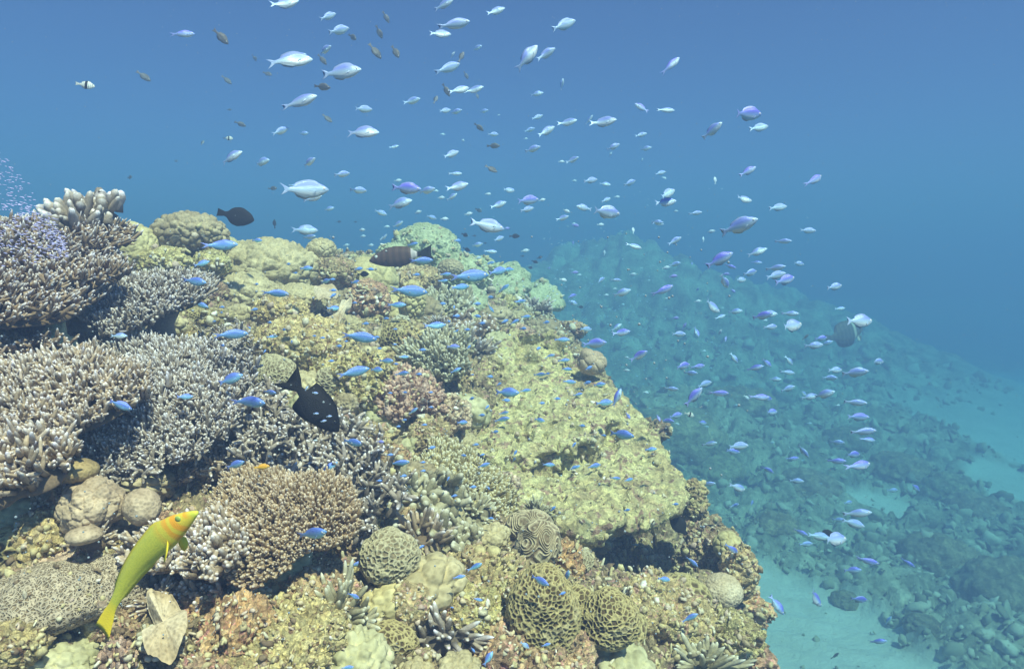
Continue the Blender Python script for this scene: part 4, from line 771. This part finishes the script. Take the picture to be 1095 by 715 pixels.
RAW = [
(0,0,2.979,'580,108,62,8v 457,243,45,-35d 703,117,60,-45d 810,185,20,-60d 722,255,32,-40d 765,395,32,-20d 645,455,18,90d 730,350,15,0d 735,500,75,20s 413,565,22,0d 560,513,15,-10d'),
(270,0,2.979,'103,13,80,15s 28,516,55,5s 240,53,48,30s 275,97,58,25s 230,160,45,20s 222,190,35,-50d 425,55,35,-60d 403,102,35,-65d 318,118,35,-40d 390,163,50,-50d 455,165,45,-60d 120,190,115,10s 145,180,50,10s 283,230,115,5s 222,277,50,-10d 148,325,110,15s 8,187,20,-30d 47,235,30,-20d 353,348,48,5s 88,418,48,25s 162,425,30,0s 350,420,95,-3s 238,377,35,-40d 610,15,60,20s 640,78,95,12s 598,108,60,5s 775,37,55,20s 715,153,30,15s 637,175,25,40s 665,182,35,65d 620,218,80,30s 680,240,25,-60d 657,287,62,22s 706,287,55,15s 617,287,40,-60d 716,305,20,-70d 583,318,28,70d 508,322,48,12s 612,353,35,15s 648,356,35,15s 736,354,28,5s 783,367,12,0s 721,405,35,-40d 606,428,18,0s 767,428,30,5s 451,468,28,15s 767,465,38,-3d 632,492,48,25s 669,447,20,-30s 760,538,40,-30d 285,555,42,12s 180,517,45,25s 645,553,40,0s 64,600,28,0d 337,606,45,0s 165,605,125,5s 135,592,35,0s 190,632,60,10s 243,665,32,10s 463,575,25,5s 490,600,85,-5v 555,607,50,12s 468,648,75,12s 652,595,65,15s 635,627,35,30s 600,630,28,0s 585,608,20,0s 408,677,38,-20s 526,676,28,10s 570,692,30,-15s 611,697,28,0s 688,681,28,10s 722,670,18,-30d 783,653,48,20s 815,606,35,0s 750,618,22,0s 465,710,25,0s'),
(540,0,2.979,'187,80,75,25s 72,182,90,52s 130,173,60,30s 181,270,32,80s 528,208,70,42v 101,299,38,8s 435,343,45,150v 511,351,52,-3s 102,374,35,20s 199,391,52,8s 313,390,70,5s 267,383,32,50s 78,414,32,15s 131,419,55,30s 66,442,15,0s 433,430,34,12s 448,473,32,5s 88,475,45,15s 345,468,40,25s 336,492,18,60s 215,510,35,20s 180,515,22,0s 437,510,15,70s 272,575,42,12s 319,586,33,-10s 220,576,18,0s 397,583,40,25s 495,551,32,15s 508,567,20,-15s 670,574,28,90s 771,363,95,5v 660,416,60,38s 808,407,60,12s 773,546,52,28v 760,635,52,-8s 606,679,40,8s 765,706,60,8s 516,618,58,30s 510,645,65,8s 543,673,18,0s 485,708,34,-5s 13,605,30,0s 357,627,20,0s 322,637,30,25s 72,638,65,8v 70,667,40,15s 118,637,25,10s 252,662,45,170s 320,675,88,-5s 195,672,28,-25s 183,695,36,15s 220,712,16,0s'),
(815,0,2.979,'165,574,65,30v 50,661,55,8s'),
(540,220,2.979,'487,57,36,-5s 224,62,26,-20v 305,60,25,0s 409,78,26,90s 656,82,28,5s 632,107,20,90s 745,65,95,20s 540,112,42,28s 409,128,50,-15s 217,118,15,90v 317,150,20,90s 7,72,18,0d 30,97,30,0k 64,143,28,8s 55,160,12,0k 95,178,20,-20k 110,165,18,20k 80,197,14,0k 140,198,14,0v 158,233,15,0s 186,236,28,-10s 222,212,25,0v 237,220,18,0s 305,237,30,30s 353,236,32,-3s 407,218,24,0s 513,197,28,8s 541,186,32,12s 596,184,15,90v 536,224,28,5v 458,237,12,0s 435,198,12,0s 350,264,16,0s 372,277,52,18s 502,270,68,25v 323,284,18,0s 213,288,30,15v 215,308,32,-20s 240,322,18,0k 683,172,80,28v 717,193,35,-20v 803,147,55,18s 800,180,30,-8v 780,214,48,15s 750,236,38,3s 704,217,24,0v 699,240,45,-55s 726,270,20,-40v 613,267,15,60v 614,304,24,8s 658,320,62,-32s 693,325,14,0s 733,336,38,5s 685,354,36,18s 820,350,50,15v 543,357,24,0v 553,408,42,-3s 571,383,25,60v 610,402,30,-70v 685,403,24,70s 703,424,22,70v 658,435,12,0s 565,461,12,0s 634,462,18,0s 513,295,14,0s 496,262,12,0s 376,314,14,0s 258,393,36,-3s 355,387,35,35s 370,404,50,10v 285,438,65,5v 426,477,52,30v 387,483,20,-10s 386,524,25,0s 463,452,12,0s 482,519,12,30s 565,510,50,8v 614,512,45,8v 592,533,38,0s 529,582,40,-5s 634,568,48,15s 601,608,70,48v 680,597,60,0v 730,484,35,-55s 752,494,12,0s 794,516,46,15v 646,620,12,0s 450,594,22,-15s 544,668,42,12v 517,685,36,0v 547,694,20,-20s 489,676,25,-70v 628,690,30,-10v 641,703,18,0s 770,610,24,-40s 810,609,60,-3v 737,634,14,0s 655,516,12,0s 181,426,45,0b 105,455,25,25b 141,480,34,20b 187,492,36,5b 196,520,34,-5b 110,537,36,5b 135,534,20,0b 204,560,40,-5b 262,563,28,15b 267,516,26,25b 301,569,34,8b 232,601,30,10b 166,614,24,0b 117,628,22,0b 64,588,34,5b 8,620,22,0b 316,627,50,5b 356,612,60,65v 110,682,30,-10b 392,668,26,-60v 245,700,24,0b 30,370,30,30b 66,353,30,5b 58,391,26,0b 131,371,25,10b 47,304,35,5b 12,203,30,0b'),
(815,220,2.979,'145,79,42,-5s 66,113,42,-3s 6,140,25,20s 115,184,36,-8s 42,198,50,8s 42,222,60,12s 72,237,68,15v 230,258,52,10s 247,327,34,5s 310,367,92,0s 90,383,82,8s 20,344,52,0s 88,343,44,-3s 11,365,20,0s 25,386,50,3s 187,422,40,5v 165,445,52,5s 207,437,34,18s 138,418,25,35d 118,358,12,80s 87,493,34,-50s 14,500,36,-40v 80,530,44,-8s 41,552,32,0s 82,582,42,20s 366,496,46,-3s 232,523,46,0s 215,547,38,-3s 296,531,70,8s 131,597,30,-30s 151,608,46,10s 197,600,52,20s 296,626,60,-3s 305,672,56,0v 242,635,20,0s 14,614,38,-8v 29,656,42,0v 151,692,16,0s'),
(680,380,2.979,'723,242,75,5s 738,267,45,-8v 641,277,40,0s 690,315,50,-3v 637,336,52,3v 710,350,82,3v 325,288,60,3s 308,304,45,-12v 233,281,40,15s 532,305,40,-50s 499,328,40,3v 419,363,35,-30v 511,399,38,0s 433,276,18,0s 227,409,44,10s 322,419,60,-22s 312,478,36,8s 370,468,20,60v 818,429,32,3s 676,468,30,0s 703,502,72,10s 646,523,32,0s 692,534,60,-15s 523,562,40,-20v 582,575,55,-5s 603,565,45,0k 630,585,90,-5s 541,600,42,3s 737,654,64,-12v 690,683,44,10v 47,298,35,5b 178,655,40,-40b 305,615,50,-35v'),
(815,475,2.979,'487,136,36,-40v 462,376,42,-30v 308,493,55,-10v 168,488,70,-52v 46,510,60,-55v 402,560,30,60s 368,627,45,15v 232,672,30,25d'),
(400,200,3.973,'480,163,130,-10s 400,378,150,5b 525,358,70,15b 570,350,40,5b 145,440,140,-5b 255,588,85,5b 186,107,34,12s 101,158,45,25s 55,168,28,5s 40,215,38,40s 565,175,28,5v 529,220,44,22s 438,245,44,12s 493,273,52,-5s 443,98,28,-30k 442,301,32,10s 164,243,44,12b 355,227,34,5b 200,312,88,3b 393,265,32,-25k 385,203,28,-25k 425,207,18,0k 471,238,14,0k 490,325,40,15b 303,370,45,5b 293,398,40,5b 362,425,72,8b 180,372,34,0b 551,430,50,35b 619,486,40,10b 492,468,36,0b 438,495,36,0b 290,495,34,0b 95,500,75,0b 495,515,40,-50b 340,510,20,90b 350,547,36,0b 438,548,36,-10b 458,578,30,0b 354,611,40,12b 395,605,30,0b 336,678,50,0v 556,570,36,25b 600,570,35,20b 315,570,24,0b 89,603,22,0b 88,668,20,0b 205,690,28,5b 22,685,24,0b 10,637,28,0b 402,680,24,40b 52,558,25,0b'),
(200,200,3.973,'140,247,130,3b 30,400,105,-8b 62,325,55,20b 375,450,100,-5b 55,498,70,-20b 185,625,120,3b 730,635,130,-10b 795,640,40,5b 507,345,48,3b 500,182,90,0s 520,212,55,3s 298,227,40,0b 742,182,36,-3s 746,209,30,0s 833,217,34,35s 848,168,20,0s 676,247,30,10s 780,247,30,0s 645,147,20,0k 715,148,14,0k 372,157,34,90k 730,347,36,10b 778,349,36,-5b 748,370,48,0k 716,405,42,0b 588,400,40,12b 617,392,28,0b 620,438,32,0b 620,460,34,35b 711,492,30,0b 622,515,50,0b 758,580,34,3b 844,558,30,0b 360,635,40,5b 350,575,30,0b 410,605,30,0b 285,520,36,10b 460,365,24,0b 295,412,24,0b 430,327,28,0b 148,510,28,0b 115,570,24,0b 145,533,22,0b 265,597,20,-40b 330,697,20,60b 575,640,24,0b 540,632,22,0b 645,675,30,0b 445,657,18,90b 675,655,22,0b 150,672,30,0b'),
(0,200,3.973,'505,632,60,0s'),(0,370,3.973,'512,250,85,-25b 785,215,55,0b'),
(200,370,3.973,'185,140,100,20b 265,235,140,-3b 350,195,60,-5b 705,110,120,12b 805,100,50,0b 845,62,60,0b 705,408,80,-10b 600,515,75,30b 205,503,75,20b 545,400,20,0s 612,63,30,0b'),
(400,340,3.973,'118,235,55,8b 125,165,40,0b 92,195,26,0b 347,222,46,25b 205,135,34,0b 190,238,30,0b 492,248,32,-5b 531,280,25,30b 417,240,18,0b 566,316,90,0b 560,348,36,0b 414,342,32,25b 480,378,28,40b 457,412,34,5b 551,403,38,15b 543,430,60,12b 375,443,40,0b 515,483,34,15b 432,537,30,0b 460,580,26,10b 600,572,28,60b 595,600,26,60b 465,625,50,18b 380,583,30,0b 245,550,36,10b 240,315,24,0b 242,378,24,0b 165,395,44,35b 128,433,30,10b 103,460,24,0b 213,453,28,0b 130,315,26,0b 68,318,24,0b 27,525,36,0v 68,580,30,0b 740,622,52,-5b 848,635,36,25b 105,615,80,5b 125,670,34,0b 207,612,26,0b 208,648,26,0b 22,690,26,0b 850,540,24,60b'),
(400,470,3.973,'420,200,34,0b 484,203,24,-50b 340,238,30,12b 495,333,28,0b 315,165,22,60b 760,292,32,45b 200,455,32,25b 427,540,65,30b 360,582,50,10b 705,597,70,-20b 820,580,55,80b 800,652,34,15b 440,677,40,-20b'),
(400,535,3.973,'330,453,20,0b 420,633,28,-50b 485,670,60,55b 640,613,45,-40s 730,612,38,12b'),
(200,535,3.973,'530,140,135,15b 720,270,60,12b 705,402,55,-35b 680,708,50,0b'),
(600,360,3.973,'60,555,40,25b 137,548,60,5b 230,600,42,-5b 285,607,40,10b 258,415,85,-5b 380,478,44,5b 55,458,30,40b 180,418,26,0b 287,335,24,-60b'),
(600,535,3.973,'280,40,30,20b 313,187,32,0s 437,333,50,-10b 545,497,70,30b 485,15,30,10b'),
]
FL = []
for ox, oy, sc_, t in RAW:
    for e in t.split():
        k = e[-1]; x, y, l, a = [float(q) for q in e[:-1].split(',')]; FL.append((ox+x/sc_, oy+y/sc_, l/sc_, a, k))
FL.sort(key=lambda q: -q[2]); used = set()
COLW = {'s': 'silvery pale', 'b': 'vivid blue', 'v': 'violet blue', 'd': 'dusky grey', 'k': 'small black'}
def dirw(a):
    a = (a+180) % 360-180
    return 'level' if abs(a) < 13 else 'nosing upward' if 13 <= a < 50 else 'climbing steeply' if 50 <= a < 115 else 'nosing downward' if -50 < a <= -13 else 'diving steeply' if -115 < a <= -50 else 'turned away'
nchr = 0; rest = []
for x, y, l, a, k in FL:
    if k in 'sbv' and nchr >= 298: rest.append((x, y, l, a, k)); continue
    yaw = rng.uniform(-.5, .5) if l > 8 else rng.uniform(-.8, .8)
    real = rng.uniform(.058, .070) if k in 'sbv' else rng.uniform(.055, .065)
    vis = math.cos(yaw); S_ = surf(x, y)
    d = FPX*real*vis/l; lim = S_-(.05 if S_ < 3 else .12)
    d = min(d, lim, 9.0); d = max(d, .5); L = l*d/FPX/vis*1.14
    o = bpy.data.objects.new('chromis' if k in 'sbv' else 'damselfish', random.choice(FM[k])); COL.objects.link(o); orient(o, x, y, d, L, a, yaw, rng.uniform(-.25, .35))
    place = 'over the reef' if S_ < 5.5 else 'in open water'
    lab = '%s %s %s %s, %s' % (COLW[k], 'chromis' if k in 'sbv' else 'damselfish', dirw(a), place, where(x, y))
    if lab in used:
        for v_ in ('thinner', 'smaller', 'smallest', 'other'):
            l2 = v_+' '+lab
            if l2 not in used: lab = l2; break
    used.add(lab); o['label'] = lab; o['category'] = 'fish'; o['group'] = 'school of blue green chromis over the reef' if k in 'sbv' else 'small dark damselfish among the school'
    nchr += k in 'sbv'
print('fish', len(FL), 'individual chromis', nchr, 'rest', len(rest))
# the tiny far rest of the school as one mass
def mass():
    pts_ = list(rest)
    for _ in range(260):
        t = rng.random(); x = 585+115*t+rng.normal()*22; y = 280+90*t+rng.normal()*34; pts_.append((x, y, rng.uniform(1.6, 3.6), rng.uniform(-30, 40), 's'))
    for _ in range(110): pts_.append((rng.uniform(480, 900), rng.uniform(200, 520), rng.uniform(1.6, 3.6), rng.uniform(-40, 40), 's'))
    tot = []; Fa = []; n = 0; mi = []
    me = {k: FM[k][1] for k in 'sbv'}; src = {}
    for k in me:
        bm = bmesh.new(); bm.from_mesh(me[k]); bmesh.ops.triangulate(bm, faces=bm.faces); src[k] = (np.array([v.co for v in bm.verts]), np.array([[v.index for v in f.verts] for f in bm.faces]), [f.material_index for f in bm.faces]); bm.free()
    for x, y, l, a, k in pts_:
        yaw = rng.uniform(-.6, .6); S_ = surf(x, y); d = min(FPX*rng.uniform(.045, .06)/l, S_-.06, 13); L = l*d/FPX
        tmp = bpy.data.objects.new('t', None); orient(tmp, x, y, d, L, a, yaw); M = np.array(tmp.matrix_world); bpy.data.objects.remove(tmp)
        V, F, m_ = src[k]; tot.append(V@M[:3, :3].T+M[:3, 3]); Fa.append(F+n); n += len(V); mi += [{'s': 0, 'b': 1, 'v': 2}[k] if q == 0 else 3 for q in m_]
    return link('far_fish_swarm', mesh('far_fish_swarm', np.concatenate(tot), np.concatenate(Fa), [bpy.data.materials.get(n_) for n_ in ('far_silver', 'far_blue', 'far_violet')]+[M_eyeK], True, None, mi), label='countless tiny pale fish far off in the water and close over the reef', kind='stuff')
for n_, c in (('far_silver', (.62, .76, .9)), ('far_blue', (.18, .36, .9)), ('far_violet', (.34, .36, .9))): flat(n_, c, .4, .4)
mass()

# --- fish that stand out
def special(name, me, px, py, lpx, a, yaw, real, label, cat='fish', dmax=9, roll=0, group=None):
    S_ = surf(px, py); d = min(real*FPX*math.cos(yaw)/lpx, S_-.07, dmax); L = lpx*d/FPX/math.cos(yaw)
    o = bpy.data.objects.new(name, me); COL.objects.link(o); orient(o, px, py, d, L, a, yaw, roll); o['label'] = label; o['category'] = cat
    if group: o['group'] = group
    return o
# yellow wrasse
def wrassemat():
    m, nt, b = newmat('yellow_wrasse_skin'); b.inputs['Roughness'].default_value = .35; b.inputs['Specular IOR Level'].default_value = .4; co = objco(nt)
    sx = nt.nodes.new('ShaderNodeSeparateXYZ'); nt.links.new(co, sx.inputs[0])
    bodyc = ramp(nt, sx.outputs[2], [(0, (.55, .62, .16)), (.5, (.55, .6, .1)), (1, (.5, .55, .06))])
    v = voro(nt, co, 120); bodyc = mix(nt, 1, (.60, .62, .09), ramp(nt, v.outputs['Distance'], [(.1, (.80, .84, .66)), (.55, (1.15, 1.08, .9))]), 'MULTIPLY')
    wv = N(nt, 'TexWave', Scale=4, Distortion=7); nt.links.new(co, wv.inputs['Vector']); head = ramp(nt, wv.outputs['Fac'], [(.35, (.90, .42, .03)), (.75, (.80, .62, .06))])
    mr = N(nt, 'MapRange'); nt.links.new(sx.outputs[0], mr.inputs[0]); mr.inputs[1].default_value = .20; mr.inputs[2].default_value = .32
    c = mix(nt, mr.outputs[0], bodyc, head)
    m2 = N(nt, 'MapRange'); nt.links.new(sx.outputs[0], m2.inputs[0]); m2.inputs[1].default_value = .43; m2.inputs[2].default_value = .47; c = mix(nt, m2.outputs[0], c, (.7, .72, .08))
    a = N(nt, 'Attribute', attribute_name='fin'); c = mix(nt, a.outputs['Fac'], c, (.92, .74, .04))
    m3 = N(nt, 'MapRange'); nt.links.new(sx.outputs[0], m3.inputs[0]); m3.inputs[1].default_value = -.30; m3.inputs[2].default_value = -.42; c = mix(nt, m3.outputs[0], c, (.90, .68, .04))
    nt.links.new(c, b.inputs['Base Color']); bump(nt, b, v.outputs['Distance'], .12, .004); return m
WP = [(0, .008, -.012, .008), (.04, .028, -.030, .02), (.10, .052, -.052, .032), (.2, .082, -.078, .046), (.32, .098, -.098, .052), (.5, .096, -.096, .048), (.7, .074, -.072, .036), (.87, .048, -.046, .022), (1, .040, -.038, .012)]
WP = [(a, b*(.90 if a < .35 else .76), c*(.88 if a < .35 else .74), d*.85) for a, b, c, d in WP]
wr = fishmesh('wrasse', WP, [wrassemat(), M_eyeY, M_eyeK], [(0, 0), (.26, 0), (.32, .016), (.85, .02), (.92, 0), (1, 0)], [(0, 0), (.5, 0), (.55, .014), (.85, .018), (.92, 0), (1, 0)], tail=(.15, .12, .062), eye=(.105, .018, .024), pect=(.25, -.04, .11, 62), bend=-.15, arch=.36)
special('wrasse', wr, 152, 597, 178, 45, -.25, .18, 'large yellow wrasse with orange head swimming up over the tan corals', dmax=.82, roll=.15)
# black fish with forked tail
DP = [(0, .01, -.02, .01), (.06, .07, -.07, .03), (.16, .13, -.12, .05), (.32, .18, -.18, .062), (.5, .195, -.20, .06), (.7, .16, -.165, .045), (.87, .075, -.08, .025), (1, .05, -.05, .012)]
bk = fishmesh('surgeonfish', [(a, b*.88, c*.88, d) for a, b, c, d in DP], [M_black, M_eyeK, M_eyeK], [(0, 0), (.2, 0), (.3, .03), (.6, .06), (.82, .12), (.9, 0), (1, 0)], [(0, 0), (.4, 0), (.5, .03), (.8, .11), (.9, 0), (1, 0)], tail=(.28, .72, .20), eye=(.12, .022, .04))
special('surgeonfish', bk, 333, 430, 84, -50, .2, .15, 'black fish with deeply forked tail diving head first over the staghorn coral', dmax=1.35)
bk2 = fishmesh('surgeonfish', [(a, b*1.25, c*1.25, d) for a, b, c, d in DP], [M_black, M_eyeK, M_eyeK], [(0, 0), (.3, 0), (.4, .02), (.8, .03), (.9, 0), (1, 0)], [(0, 0), (.4, 0), (.5, .02), (.8, .03), (.9, 0), (1, 0)], tail=(.2, .1, .11), eye=(.1, .02, .03))
bpy.context.view_layer.update(); DG = bpy.context.evaluated_depsgraph_get()
for x_, y_, l_, a_, w_ in ((337,420,6.5,-8,'uppermost of the tiny pale fish in front of the black forked tail fish'),(328,415,6,60,'tiny pale fish tilted up beside the tail fin of the black forked tail fish'),(338,442,6,0,'tiny pale fish before the middle of the black forked tail fish'),(352,445,6,5,'tiny pale fish by the head of the black forked tail fish'),(346,450,6.5,12,'lowest tiny pale fish in front of the black forked tail fish')):
    special('chromis', FM['s'][0], x_, y_, l_, a_, .2, .012, w_, dmax=1.2, group='school of blue green chromis over the reef')
special('surgeonfish', bk2, 252, 231, 39, -12, .1, .13, 'plump black fish in open water above the knobby skyline coral')
special('surgeonfish', bk2, 727, 562, 30, 125, .3, .09, 'black fish half hidden at the right of the cave mouth')
# dark banded fish
def banded(name, base, bar, x0, x1, base2=None):
    m, nt, b = newmat(name); co = objco(nt); b.inputs['Roughness'].default_value = .5
    sx = nt.nodes.new('ShaderNodeSeparateXYZ'); nt.links.new(co, sx.inputs[0]); mr = N(nt, 'MapRange'); nt.links.new(sx.outputs[0], mr.inputs[0]); mr.inputs[1].default_value = -.5; mr.inputs[2].default_value = .5
    f = lambda v: v+.5
    st = [(0, base2 or base), (f(x0), base2 or base), (f(x0)+.02, bar), (f(x1), bar), (f(x1)+.02, base)]
    c = ramp(nt, mr.outputs[0], st); wv = N(nt, 'TexWave', Scale=3.2, Distortion=1.5); nt.links.new(co, wv.inputs['Vector'])
    c = mix(nt, .35, c, ramp(nt, wv.outputs['Fac'], [(.3, (.5, .5, .5)), (.7, (1.4, 1.3, 1.2))]), 'MULTIPLY'); nt.links.new(c, b.inputs['Base Color']); return m
pf = fishmesh('parrotfish', [(a, b*.72, c*.72, d) for a, b, c, d in DP], [banded('banded_fish_skin', (.11, .07, .055), (.62, .58, .58), -.26, -.17, (.02, .02, .022)), M_eyeW, M_eyeK], [(0, 0), (.2, 0), (.28, .02), (.8, .035), (.9, 0), (1, 0)], [(0, 0), (.5, 0), (.55, .02), (.8, .03), (.9, 0), (1, 0)], tail=(.2, .35, .12))
special('parrotfish', pf, 429, 274, 70, 187, .1, .28, 'dark brown fish with pale bar before its black tail, above the yellow tan coral', dmax=2.95)
dm = fishmesh('damselfish', [(a, b*1.2, c*1.2, d) for a, b, c, d in CHP], [banded('black_white_skin', (.75, .78, .74), (.02, .02, .025), -.02, .12, (.6, .62, .6)), M_eyeK, M_eyeK], *CHF, tail=(.2, .3, .1))
G_ = 'black and white damselfish'
special('damselfish', dm, 91, 91, 18, -5, .3, .06, 'black and white banded damselfish alone in open water at the far upper corner', group=G_)
special('damselfish', dm, 244, 148, 10, 0, .2, .06, 'tiny black and white damselfish just above a silvery chromis', group=G_)
special('damselfish', dm, 737, 443, 12, -20, .2, .06, 'small black and white damselfish over the hazy drop off beside the boulder coral', group=G_)
yl = fishmesh('damselfish', CHP, [fishskin('yellow_damsel_skin', (.85, .42, .02), (.9, .5, .03), (.85, .55, .1), (.85, .5, .05), rnd=0), M_eyeW, M_eyeK], *CHF, tail=(.18, .3, .09))
special('damselfish', yl, 280, 499, 16, 5, .2, .05, 'small orange yellow damselfish at the back edge of the dense tan table coral')
gm = fishmesh('grouper', DP, [banded('hazy_fish_skin', (.12, .13, .12), (.5, .5, .42), .20, .27), M_eyeK, M_eyeK], [(0, 0), (.2, 0), (.3, .07), (.8, .11), (.92, 0), (1, 0)], [(0, 0), (.3, 0), (.35, .09), (.8, .1), (.92, 0), (1, 0)], tail=(.16, .1, .11), pect=(.2, -.08, .16, 70))
special('grouper', gm, 903, 357, 48, 15, .3, .5, 'large dark fish with a pale patch fading into the haze', dmax=7.6)
# haze of pale specks drifting at the upper corner
def specks():
    n = 620; x = rng.uniform(-30, 70, n); y = 275-rng.random(n)**.8*(1-np.clip(x, 0, 70)/80)*110+rng.normal(size=n)*5; d = rng.uniform(.7, 1.3, n); P = np.array([at(a, b, c) for a, b, c in zip(x, y, d)])
    bag = Bag(); bag.caps(P, np.array([[1, .2, -.22]])+rdir(n)*.2, (1.0+3.6*rng.random(n))*d/FPX, (.25+.4*rng.random(n))*d/FPX, np.zeros((n, 3)), S=5, T=(0, .3, .7, 1), prof=(.3, 1, 1, .3))
    return link('drifting_specks', bag.make('drifting_specks', [flat('speck', (.52, .52, .90), .5)]), label='cloud of tiny violet white specks drifting over the dark upper table coral', kind='stuff')
specks()
def motes():
    n = 1300; x = rng.uniform(0, 1095, n); y = rng.uniform(0, 700, n); d = rng.uniform(.5, 3.5, n); P = np.array([at(a, b, min(c, 1.0) if b > 240 and a < 800 else c) for a, b, c in zip(x, y, d)]); Vi, Fi = ico(1); s = rng.uniform(.2, .55, n)*d/FPX
    V = (Vi[None]*s[:, None, None]+P[:, None]).reshape(-1, 3); F = (Fi[None]+(np.arange(n)*len(Vi))[:, None, None]).reshape(-1, 3)
    return link('drifting_particles', mesh('drifting_particles', V, F, [flat('mote', (.30, .36, .40), .8)]), label='fine plankton particles drifting in the water', kind='stuff')
motes()
